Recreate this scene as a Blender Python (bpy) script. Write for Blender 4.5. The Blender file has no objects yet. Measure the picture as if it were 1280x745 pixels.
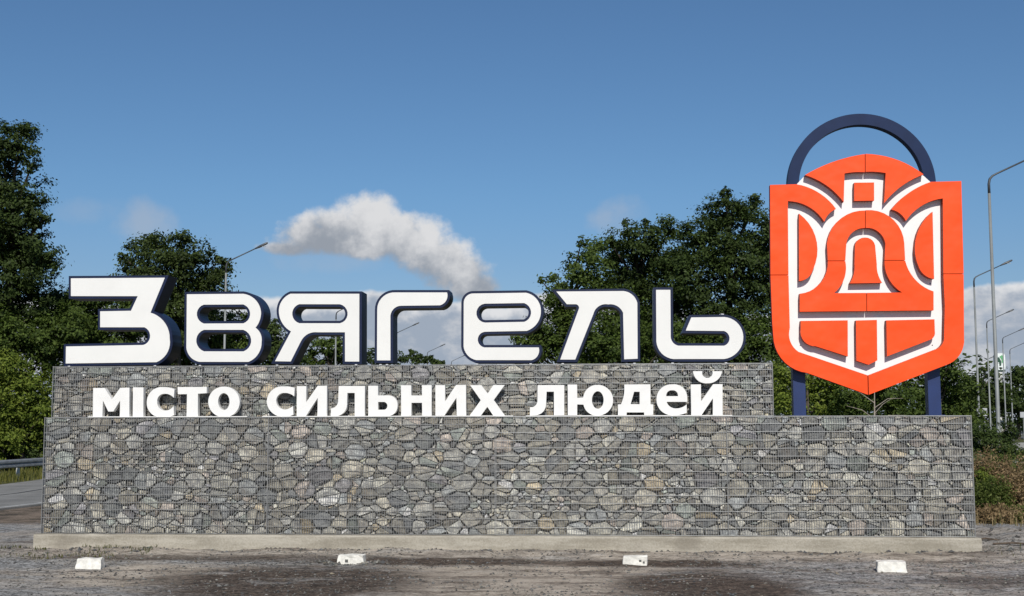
import bpy, bmesh, math, random
import numpy as np
from mathutils import Vector, Matrix, noise
from mathutils.geometry import tessellate_polygon

SC = bpy.context.scene
COL = SC.collection
PI = math.pi

# ------------------------------------------------------------------ camera, sky, sun
cam_data = bpy.data.cameras.new('camera')
cam_data.sensor_width = 36.0
cam_data.lens = 36.0 * 1550.0 / 1280.0
cam_data.clip_start = 0.1
cam_data.clip_end = 5000.0
cam = bpy.data.objects.new('camera', cam_data)
COL.objects.link(cam)
cam.matrix_world = (Matrix.Translation((0.0, -20.0, 2.1)) @ Matrix.Rotation(math.radians(3.8), 4, 'Z')
                    @ Matrix.Rotation(math.radians(95.6), 4, 'X') @ Matrix.Rotation(math.radians(-0.12), 4, 'Z'))
SC.camera = cam
SC.view_settings.view_transform = 'Standard'
SC.view_settings.look = 'None'
SC.view_settings.exposure = 0.0
SC.view_settings.gamma = 1.0

SUN_EL = 37.0
SUN_AZ = 6.0            # degrees to the right of straight behind the viewer
sun_data = bpy.data.lights.new('sun', 'SUN')
sun_data.energy = 4.4
sun_data.angle = math.radians(0.5)
sun_data.color = (1.0, 0.955, 0.885)
sun = bpy.data.objects.new('sun', sun_data)
COL.objects.link(sun)
_e, _a = math.radians(SUN_EL), math.radians(SUN_AZ)
to_sun = Vector((math.sin(_a) * math.cos(_e), -math.cos(_a) * math.cos(_e), math.sin(_e)))
sun.rotation_euler = to_sun.to_track_quat('Z', 'Y').to_euler()
sun.location = to_sun * 60


class X:
    """A node socket with arithmetic, for writing node trees as formulas."""
    nt = None

    def __init__(self, s):
        self.s = s

    @staticmethod
    def math(op, *a):
        n = X.nt.nodes.new('ShaderNodeMath')
        n.operation = op
        for i, v in enumerate(a):
            if isinstance(v, X):
                X.nt.links.new(v.s, n.inputs[i])
            else:
                n.inputs[i].default_value = v
        return X(n.outputs[0])

    def __add__(s, o): return X.math('ADD', s, o)
    def __radd__(s, o): return X.math('ADD', o, s)
    def __sub__(s, o): return X.math('SUBTRACT', s, o)
    def __rsub__(s, o): return X.math('SUBTRACT', o, s)
    def __mul__(s, o): return X.math('MULTIPLY', s, o)
    def __rmul__(s, o): return X.math('MULTIPLY', o, s)
    def __truediv__(s, o): return X.math('DIVIDE', s, o)


def smooth(x, a, b, lo=0.0, hi=1.0):
    n = X.nt.nodes.new('ShaderNodeMapRange')
    n.interpolation_type = 'SMOOTHSTEP'
    X.nt.links.new(x.s, n.inputs['Value'])
    for k, v in (('From Min', a), ('From Max', b), ('To Min', lo), ('To Max', hi)):
        if isinstance(v, X):
            X.nt.links.new(v.s, n.inputs[k])
        else:
            n.inputs[k].default_value = v
    return X(n.outputs[0])


def fbm(vec, scale, detail=6.0, rough=0.55, dist=0.0, color=False):
    n = X.nt.nodes.new('ShaderNodeTexNoise')
    n.inputs['Scale'].default_value = scale
    n.inputs['Detail'].default_value = detail
    n.inputs['Roughness'].default_value = rough
    n.inputs['Distortion'].default_value = dist
    if vec is not None:
        X.nt.links.new(vec, n.inputs['Vector'])
    return X(n.outputs['Color' if color else 'Fac'])


def mixc(f, a, b, blend='MIX'):
    n = X.nt.nodes.new('ShaderNodeMix')
    n.data_type = 'RGBA'
    n.blend_type = blend
    for k, v in ((0, f), (6, a), (7, b)):
        if isinstance(v, X):
            X.nt.links.new(v.s, n.inputs[k])
        elif isinstance(v, (int, float)):
            n.inputs[k].default_value = v
        else:
            n.inputs[k].default_value = (v[0], v[1], v[2], 1.0)
    return X(n.outputs[2])


def combine(x, y, z):
    n = X.nt.nodes.new('ShaderNodeCombineXYZ')
    for i, v in enumerate((x, y, z)):
        if isinstance(v, X):
            X.nt.links.new(v.s, n.inputs[i])
        else:
            n.inputs[i].default_value = v
    return n.outputs[0]


def make_world():
    w = bpy.data.worlds.new('World')
    SC.world = w
    w.use_nodes = True
    nt = w.node_tree
    nt.nodes.clear()
    X.nt = nt
    sky = nt.nodes.new('ShaderNodeTexSky')
    sky.sky_type = 'NISHITA'
    sky.sun_disc = False
    sky.sun_elevation = math.radians(SUN_EL)
    sky.sun_rotation = math.radians(180.0 - SUN_AZ)
    sky.altitude = 200.0
    sky.air_density = 1.0
    sky.dust_density = 0.25
    sky.ozone_density = 2.2
    tc = nt.nodes.new('ShaderNodeTexCoord')
    v = tc.outputs['Generated']
    sep = nt.nodes.new('ShaderNodeSeparateXYZ')
    nt.links.new(v, sep.inputs[0])
    dx, dy, dz = (X(sep.outputs[i]) for i in range(3))
    az = X.math('ARCTAN2', dx, dy) * (180 / PI)
    el = X.math('ARCSINE', dz) * (180 / PI)
    p = combine(az, el, 0.0)
    n1 = fbm(p, 0.42, 8.0, 0.55)
    n2 = fbm(p, 1.1, 8.0, 0.6)
    pd = combine(az + 0.35, el - 0.45, 3.0)
    n1s = fbm(pd, 0.42, 8.0, 0.55)
    wob = n1 - 0.5
    # the big cumulus puff: a union of soft lobes, its edge broken by noise
    lobes = [(-10.4, 9.35, 1.7, .95), (-9.1, 8.75, 1.6, .9), (-11.8, 8.75, 1.9, .9), (-13.1, 8.5, 1.5, .75),
             (-8.3, 8.2, 1.9, 1.1), (-7.2, 7.5, 1.8, 1.0), (-6.3, 6.8, 1.5, .95), (-5.7, 6.2, 1.2, .8),
             (-10.3, 8.2, 2.4, .75), (-12.6, 8.1, 2.2, .6), (-14.0, 7.8, 1.3, .35)]
    field = None
    for (a, e, ra, re) in lobes:
        da, de = (az - a) / ra, (el - e) / re
        q = 1.0 - (da * da + de * de)
        field = q if field is None else X.math('SMOOTH_MAX', field, q, 0.35)
    puff = smooth(field + 0.46 + wob * 2.2 + (n2 - 0.5) * 1.9, -0.1, 1.1)
    # cloud bank low over the horizon, all round
    bank_top = 5.05 + (fbm(combine(az, 0.0, 5.0), 0.16, 5.0, 0.5) - 0.5) * 3.0
    for (a, ra, h) in ((-9.6, 5.6, 0.95), (-1.0, 2.6, 0.55), (18.2, 4.5, 0.75), (-27.0, 6.0, 0.3)):
        da = (az - a) / ra
        bank_top = bank_top + h * X.math('EXPONENT', -1.0 * (da * da))
    edge = bank_top - el + wob * 1.1
    bank = smooth(edge, -0.05, 0.22)
    # faint wisps
    wisp = None
    for (a, e, ra, re, k) in ((-20.5, 8.6, 1.9, 1.2, .40), (1.1, 9.3, 1.6, 1.2, .36), (-22.6, 9.2, 1.8, .8, .16), (-12.5, 7.3, 3.0, .8, .2)):
        da, de = (az - a) / ra, (el - e) / re
        q = smooth(1.0 - (da * da + de * de) + wob * 3.0, 0.0, 1.3) * k
        wisp = q if wisp is None else X.math('MAXIMUM', wisp, q)
    # brightness: tops lit, hollows and undersides grey
    mid_el = smooth(az, -11.0, -5.3, 8.55, 6.1)
    puff_lit = smooth((n1 - n1s) * 2.6 + (el - mid_el) * 0.62 + (az + 9.5) * -0.05 + (n2 - 0.5) * 1.5, -0.75, 0.95)
    puff_col = mixc(puff_lit, (0.30, 0.335, 0.39), (0.71, 0.715, 0.73))
    bank_lit = smooth(edge + (n2 - 0.5) * 1.2 + (n1 - n1s) * 2.5, 1.05, 0.05)
    low_lit = smooth(fbm(combine(az, el * 1.6, 9.0), 0.5, 7.0, 0.6), 0.42, 0.68)
    bank_col = mixc(bank_lit, mixc(low_lit, (0.34, 0.40, 0.49), (0.56, 0.58, 0.62)), (0.74, 0.75, 0.77))
    S = 0.07
    tint = mixc(1.0, X(sky.outputs[0]), (0.71, 0.955, 1.15), 'MULTIPLY')
    sc_ = mixc(smooth(el, 11.0, 5.0), tint, mixc(1.0, tint, (0.99, 0.88, 0.90), 'MULTIPLY'))
    col = mixc(wisp, sc_, (0.50 / S, 0.50 / S, 0.52 / S))
    inv = nt.nodes.new('ShaderNodeVectorMath')
    inv.operation = 'SCALE'
    inv.inputs['Scale'].default_value = 1.0 / S
    nt.links.new(bank_col.s, inv.inputs[0])
    col = mixc(bank, col, X(inv.outputs[0]))
    inv2 = nt.nodes.new('ShaderNodeVectorMath')
    inv2.operation = 'SCALE'
    inv2.inputs['Scale'].default_value = 1.0 / S
    nt.links.new(puff_col.s, inv2.inputs[0])
    col = mixc(puff, col, X(inv2.outputs[0]))
    bg = nt.nodes.new('ShaderNodeBackground')
    bg.inputs['Strength'].default_value = S
    out = nt.nodes.new('ShaderNodeOutputWorld')
    nt.links.new(col.s, bg.inputs['Color'])
    nt.links.new(bg.outputs[0], out.inputs[0])


make_world()

# ------------------------------------------------------------------ helpers


def new_mat(name, rough=0.8, metal=0.0, spec=0.5):
    m = bpy.data.materials.new(name)
    m.use_nodes = True
    X.nt = m.node_tree
    b = m.node_tree.nodes['Principled BSDF']
    b.inputs['Roughness'].default_value = rough
    b.inputs['Metallic'].default_value = metal
    b.inputs['Specular IOR Level'].default_value = spec
    return m, b


def link(s, inp):
    X.nt.links.new(s.s if isinstance(s, X) else s, inp)


def coords(kind='Object'):
    n = X.nt.nodes.new('ShaderNodeTexCoord')
    return n.outputs[kind]


def world_pos():
    return X.nt.nodes.new('ShaderNodeNewGeometry').outputs['Position']


def attr(name):
    n = X.nt.nodes.new('ShaderNodeAttribute')
    n.attribute_name = name
    return X(n.outputs['Color'])


def bump(b, h, strength=0.5, dist=0.02):
    n = X.nt.nodes.new('ShaderNodeBump')
    n.inputs['Strength'].default_value = strength
    n.inputs['Distance'].default_value = dist
    link(h, n.inputs['Height'])
    link(n.outputs[0], b.inputs['Normal'])


def plain(name, c, rough=0.6, metal=0.0, var=0.12, scale=6.0, bstr=0.0, spec=0.5):
    m, b = new_mat(name, rough, metal, spec)
    p = world_pos()
    f = fbm(p, scale, 5.0, 0.6)
    lo = tuple(v * (1 - var) for v in c)
    hi = tuple(v * (1 + var) for v in c)
    link(mixc(smooth(f, 0.3, 0.7), lo, hi), b.inputs['Base Color'])
    if bstr:
        bump(b, fbm(p, scale * 4, 4.0, 0.6), bstr, 0.01)
    return m


def link_mesh(name, verts, faces, mat=None, parent=None, smooth_shade=False, kind=None):
    me = bpy.data.meshes.new(name)
    me.from_pydata([tuple(v) for v in verts], [], faces)
    me.update()
    return link_me(name, me, mat, parent, smooth_shade, kind)


def link_me(name, me, mat=None, parent=None, smooth_shade=False, kind=None):
    if mat is not None and not me.materials:
        me.materials.append(mat)
    if smooth_shade:
        me.polygons.foreach_set('use_smooth', [True] * len(me.polygons))
    o = bpy.data.objects.new(name, me)
    COL.objects.link(o)
    if parent is not None:
        o.parent = parent
    if kind:
        o['kind'] = kind
    return o


def fix_normals(o):
    bm = bmesh.new()
    bm.from_mesh(o.data)
    bmesh.ops.recalc_face_normals(bm, faces=bm.faces)
    bm.to_mesh(o.data)
    bm.free()
    return o


def thing(name, label, cat, loc=(0, 0, 0), group=None, rz=0.0):
    o = bpy.data.objects.new(name, None)
    o.empty_display_size = 0.2
    COL.objects.link(o)
    o.location = loc
    o.rotation_euler = (0, 0, rz)
    o['label'] = label
    o['category'] = cat
    if group:
        o['group'] = group
    return o


def tag(o, label, cat, group=None):
    o['label'] = label
    o['category'] = cat
    if group:
        o['group'] = group
    return o


class MB:
    """Collects simple solids into one mesh."""

    def __init__(self):
        self.v, self.f = [], []

    def box(self, x0, x1, y0, y1, z0, z1):
        n = len(self.v)
        self.v += [(x0, y0, z0), (x1, y0, z0), (x1, y1, z0), (x0, y1, z0), (x0, y0, z1), (x1, y0, z1), (x1, y1, z1), (x0, y1, z1)]
        self.f += [tuple(n + i for i in q) for q in ((0, 3, 2, 1), (4, 5, 6, 7), (0, 1, 5, 4), (1, 2, 6, 5), (2, 3, 7, 6), (3, 0, 4, 7))]

    def tube(self, pts, radii, seg=6, caps=True):
        pts = [Vector(p) for p in pts]
        if isinstance(radii, (int, float)):
            radii = [radii] * len(pts)
        base = len(self.v)
        ref = None
        for i, p in enumerate(pts):
            a = pts[max(i - 1, 0)]
            b = pts[min(i + 1, len(pts) - 1)]
            t = (b - a).normalized()
            if ref is None:
                ref = Vector((0, 0, 1)) if abs(t.z) < 0.9 else Vector((1, 0, 0))
            u = t.cross(ref).normalized()
            w = u.cross(t).normalized()
            ref = w
            for k in range(seg):
                an = 2 * PI * (k + 0.5) / seg
                self.v.append(tuple(p + (u * math.cos(an) + w * math.sin(an)) * radii[i]))
        for i in range(len(pts) - 1):
            for k in range(seg):
                a = base + i * seg + k
                b = base + i * seg + (k + 1) % seg
                self.f.append((a, b, b + seg, a + seg))
        if caps:
            self.f.append(tuple(base + k for k in range(seg))[::-1])
            self.f.append(tuple(base + (len(pts) - 1) * seg + k for k in range(seg)))

    def build(self, name, mat, parent=None, smooth_shade=False, kind=None):
        return link_mesh(name, self.v, self.f, mat, parent, smooth_shade, kind)


def area2(p):
    return sum(p[i][0] * p[(i + 1) % len(p)][1] - p[(i + 1) % len(p)][0] * p[i][1] for i in range(len(p)))


def offset_loop(p, d):
    """Moves every edge of a closed loop outwards by d (inwards when negative)."""
    q = []
    for i, a in enumerate(p):
        if math.dist(a, p[i - 1]) > 0.004:
            q.append(a)
    p = q
    s = 1.0 if area2(p) > 0 else -1.0
    out = []
    n = len(p)
    for i in range(n):
        a, b, c = Vector(p[i - 1]), Vector(p[i]), Vector(p[(i + 1) % n])
        e1, e2 = (b - a).normalized(), (c - b).normalized()
        n1, n2 = Vector((e1.y, -e1.x)) * s, Vector((e2.y, -e2.x)) * s
        m = n1 + n2
        k = max(0.45, m.length_squared / 2)
        out.append(tuple(b + m / k * d))
    return out


def slab(name, loops, y0, y1, mat, parent=None):
    """Flat shape with holes in the XZ plane, extruded from y0 (front) to y1 (back)."""
    flat = [p for lp in loops for p in lp]
    tris = tessellate_polygon([[Vector((p[0], p[1], 0)) for p in lp] for lp in loops])
    n = len(flat)
    v = [(x, y0, z) for x, z in flat] + [(x, y1, z) for x, z in flat]
    f = [tuple(t) for t in tris] + [tuple(i + n for i in reversed(t)) for t in tris]
    k = 0
    for lp in loops:
        m = len(lp)
        for i in range(m):
            a, b = k + i, k + (i + 1) % m
            f.append((a, b, b + n, a + n))
        k += m
    return fix_normals(link_mesh(name, v, f, mat, parent))


# ------------------------------------------------------------------ terrain, roads
NEAR = [(-19.5, -16), (-16.2, -2), (-13.95, 8.5), (-13.6, 11), (-14.5, 18), (-16.7, 30), (-17.0, 45), (-17.2, 60), (-17.8, 130), (-20, 420)]
FAR = [(-27, -14), (-22.6, -2), (-19.9, 9), (-19.1, 18), (-19.4, 23), (-20.6, 32), (-22.0, 45), (-24.0, 60), (-25.0, 130), (-28, 424)]


def poly_x(pl, y):
    for (x0, y0), (x1, y1) in zip(pl, pl[1:]):
        if y0 <= y <= y1:
            return x0 + (x1 - x0) * (y - y0) / (y1 - y0)
    return pl[0][0] if y < pl[0][1] else pl[-1][0]


def ground_z(x, y):
    z = 0.0
    near = max(0.0, 1 - max(0.0, (abs(y + 3) - 6.5)) / 4.0)
    near *= max(0.0, 1 - max(0.0, abs(x) - 11.5) / 2.0)
    if near > 0:
        z += near * (0.022 * noise.noise((x * 0.6, y * 1.3, 2.0)) + 0.02 * noise.noise((x * 2.3, y * 2.6, 5.0)))
        z += near * 0.013 * noise.noise((x * 6.0, y * 6.0, 9.0))
        b = math.exp(-((y + 0.35) / 0.45) ** 2)
        z += near * b * (0.055 + 0.035 * noise.noise((x * 0.9, 0.0, 7.0)) + 0.03 * noise.noise((x * 3.1, y * 2, 3.0)))
        # rubble bank right of the plinth
        k = max(0.0, min(1.0, (x - 5.9) / 1.2)) * max(0.0, min(1.0, (y + 2.2) / 2.0))
        z += near * k * (0.09 + 0.09 * noise.noise((x * 1.4, y * 1.4, 1.0)) + 0.05 * noise.noise((x * 4, y * 4, 1.0)))
    return z


def make_terrain():
    def axis(lo, hi, step, far):
        core = list(np.arange(lo, hi + 1e-6, step))
        a, d = [], step
        p = lo
        while p > -far:
            d *= 1.35
            p -= d
            a.append(p)
        b, d = [], step
        p = hi
        while p < far:
            d *= 1.35
            p += d
            b.append(p)
        return a[::-1] + core + b
    xs = axis(-12.5, 12.5, 0.085, 1500)
    ys = axis(-6.6, 1.2, 0.075, 1500)
    v = [(x, y, ground_z(x, y)) for y in ys for x in xs]
    nx = len(xs)
    f = [(j * nx + i, j * nx + i + 1, (j + 1) * nx + i + 1, (j + 1) * nx + i) for j in range(len(ys) - 1) for i in range(nx - 1)]
    m, b = new_mat('dirt_and_gravel', 0.95, 0.0, 0.2)
    p = world_pos()
    sep = X.nt.nodes.new('ShaderNodeSeparateXYZ')
    link(p, sep.inputs[0])
    x, y = X(sep.outputs[0]), X(sep.outputs[1])
    mp = X.nt.nodes.new('ShaderNodeMapping')
    mp.inputs['Scale'].default_value = (0.55, 1.0, 1.0)
    link(p, mp.inputs['Vector'])
    pp = mp.outputs[0]
    big = fbm(pp, 0.55, 6.0, 0.6, 0.4)
    mid = fbm(pp, 2.4, 6.0, 0.62)
    fine = fbm(p, 26.0, 5.0, 0.72)
    tiny = fbm(p, 85.0, 3.0, 0.7)
    mp2 = X.nt.nodes.new('ShaderNodeMapping')
    mp2.inputs['Scale'].default_value = (0.8, 1.5, 1.0)
    mp2.inputs['Rotation'].default_value = (0, 0, 0.12)
    link(p, mp2.inputs['Vector'])
    streak = fbm(mp2.outputs[0], 7.0, 6.0, 0.7)
    grain = fine * 0.5 + streak * 0.5
    gravel = mixc(smooth(grain, 0.42, 0.58), (0.062, 0.061, 0.060), (0.40, 0.395, 0.38))
    dusty = mixc(smooth(mid * 0.4 + grain * 0.6, 0.41, 0.58), (0.22, 0.185, 0.148), (0.50, 0.435, 0.355))
    damp = mixc(smooth(grain, 0.43, 0.60), (0.032, 0.025, 0.020), (0.155, 0.118, 0.092))

    def patch(cx, cy, rx, ry, soft=0.6, k=2.3):
        dx_, dy_ = (x - cx) / rx, (y - cy) / ry
        q = 1.0 - (dx_ * dx_ + dy_ * dy_)
        return smooth(q + (big - 0.5) * k + (mid - 0.5) * k * 0.7, -soft, soft)
    beige = X.math('MAXIMUM', patch(-1.1, -3.6, 2.5, 2.9), patch(-5.9, -3.2, 1.5, 1.4))
    strip = smooth((0.0 - y) + (mid - 0.5) * 1.6, 1.5, 0.7) * smooth(X.math('ABSOLUTE', x + 1.5) + (mid - .5) * 2, 9.2, 7.0)
    beige = X.math('MAXIMUM', beige, strip * 0.8)
    wet = X.math('MAXIMUM', patch(-4.0, -3.7, 1.9, 1.7), patch(1.45, -3.9, 1.15, 1.6))
    wet = X.math('MAXIMUM', wet, patch(-2.6, -1.4, 2.4, 0.42))
    wet = X.math('MAXIMUM', wet, patch(0.9, -1.5, 1.5, 0.45))
    wet = X.math('MAXIMUM', wet, patch(-5.4, -1.1, 2.8, 0.35) * 0.7)
    wet = X.math('MAXIMUM', wet, patch(5.8, -3.2, 1.7, 0.5) * 0.75)
    col = mixc(smooth(big * 0.6 + mid * 0.4, 0.42, 0.62), gravel, mixc(0.7, gravel, dusty))
    col = mixc(beige, col, dusty)
    col = mixc(wet, col, damp)
    mp3 = X.nt.nodes.new('ShaderNodeMapping')
    mp3.inputs['Scale'].default_value = (0.32, 1.5, 1.0)
    mp3.inputs['Rotation'].default_value = (0, 0, -0.06)
    link(p, mp3.inputs['Vector'])
    stain = fbm(mp3.outputs[0], 1.5, 7.0, 0.68, 0.5)
    col = mixc(smooth(stain, 0.53, 0.62) * 0.75, col, mixc(smooth(grain, 0.43, 0.58), (0.045, 0.035, 0.028), (0.17, 0.135, 0.108)))
    col = mixc(smooth(stain, 0.44, 0.37) * 0.45, col, mixc(smooth(grain, 0.43, 0.58), (0.18, 0.175, 0.165), (0.48, 0.46, 0.43)))
    # scattered pale chips and dark specks
    col = mixc(smooth(tiny, 0.66, 0.74) * 0.4, col, (0.34, 0.33, 0.31))
    col = mixc(smooth(tiny, 0.36, 0.30) * 0.7, col, (0.03, 0.027, 0.024))
    # brown bare strip beside the road, grass beyond the lot
    brown = mixc(smooth(grain * .6 + mid * .4, 0.43, 0.57), (0.05, 0.042, 0.03), (0.26, 0.2, 0.15))
    side = smooth(y + (mid - 0.5) * 1.4, 4.6, 5.4) * smooth(x, -4.0, -6.0)
    col = mixc(side, col, brown)
    turf = mixc(smooth(fine, 0.3, 0.7), (0.05, 0.06, 0.02), (0.12, 0.115, 0.045))
    gfac = X.math('MAXIMUM', smooth(y + (mid - 0.5) * 1.5, 12.0, 13.5), smooth(y + (mid - 0.5) * 1.5, 5.0, 6.5) * smooth(x, -2.0, 0.0))
    col = mixc(gfac, col, turf)
    link(col, b.inputs['Base Color'])
    bump(b, fine * 0.7 + tiny * 0.5 + mid * 0.6 + streak * 1.2, 0.6, 0.04)
    link_mesh('ground', v, f, m, None, True, 'structure')


make_terrain()


def ribbon(name, left, right, z, mat, n=90, kind='structure'):
    """A road sheet between two edge lines (lists of points, far to the same end)."""
    def resample(pl):
        d = [0.0]
        for a, b in zip(pl, pl[1:]):
            d.append(d[-1] + math.dist(a, b))
        out = []
        for k in range(n + 1):
            t = d[-1] * (k / n) ** 1.6
            for i in range(len(pl) - 1):
                if t <= d[i + 1] + 1e-9:
                    u = (t - d[i]) / (d[i + 1] - d[i])
                    out.append(Vector(pl[i]).lerp(Vector(pl[i + 1]), u))
                    break
        return out
    a, b = resample(left), resample(right)
    n = min(len(a), len(b)) - 1
    v, f = [], []
    for p, q in zip(a, b):
        v += [(p.x, p.y, z), (q.x, q.y, z), (q.x, q.y, z - 0.08), (p.x, p.y, z - 0.08)]
    for k in range(n):
        i = 4 * k
        f += [(i, i + 1, i + 5, i + 4), (i + 1, i + 2, i + 6, i + 5), (i + 3, i, i + 4, i + 7)]
    return link_mesh(name, v, f, mat, None, False, kind)


def asphalt_mat():
    m, b = new_mat('worn_asphalt', 0.9, 0, 0.3)
    p = world_pos()
    f1, f2 = fbm(p, 0.7, 5.0, 0.6), fbm(p, 30.0, 4.0, 0.7)
    link(mixc(smooth(f1 * 0.5 + f2 * 0.5, 0.35, 0.65), (0.145, 0.142, 0.132), (0.27, 0.262, 0.243)), b.inputs['Base Color'])
    bump(b, f2, 0.5, 0.01)
    return m


M_ASPH = asphalt_mat()
M_LINE = plain('road_line_paint', (0.38, 0.38, 0.36), 0.8, 0, 0.3, 9.0)
road_l = ribbon('road', FAR, NEAR, 0.045, M_ASPH)
ribbon('road_edge_line', [(x - 0.30, y) for x, y in NEAR], [(x - 0.16, y) for x, y in NEAR], 0.05, M_LINE)
M_CRACK = plain('crack_sealant', (0.035, 0.035, 0.036), 0.7, 0, 0.3, 9.0)
mid_line = [((a[0] + b[0]) / 2, (a[1] + b[1]) / 2) for a, b in zip(FAR, NEAR)]
ribbon('road_seam', [(x - 0.10, y) for x, y in mid_line], [(x, y) for x, y in mid_line], 0.049, M_CRACK)
RL = [(9.5, 10.5), (14.0, 16.5), (21.5, 41.0), (30.0, 67.0), (37.0, 86.0), (48.0, 126.0), (130, 420)]
RR = [(17.0, 7.5), (21.5, 15.0), (30.0, 38.5), (38.5, 64.5), (45.0, 83.0), (57.0, 123.0), (142, 418)]
ribbon('road', RL, RR, 0.045, M_ASPH)

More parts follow.
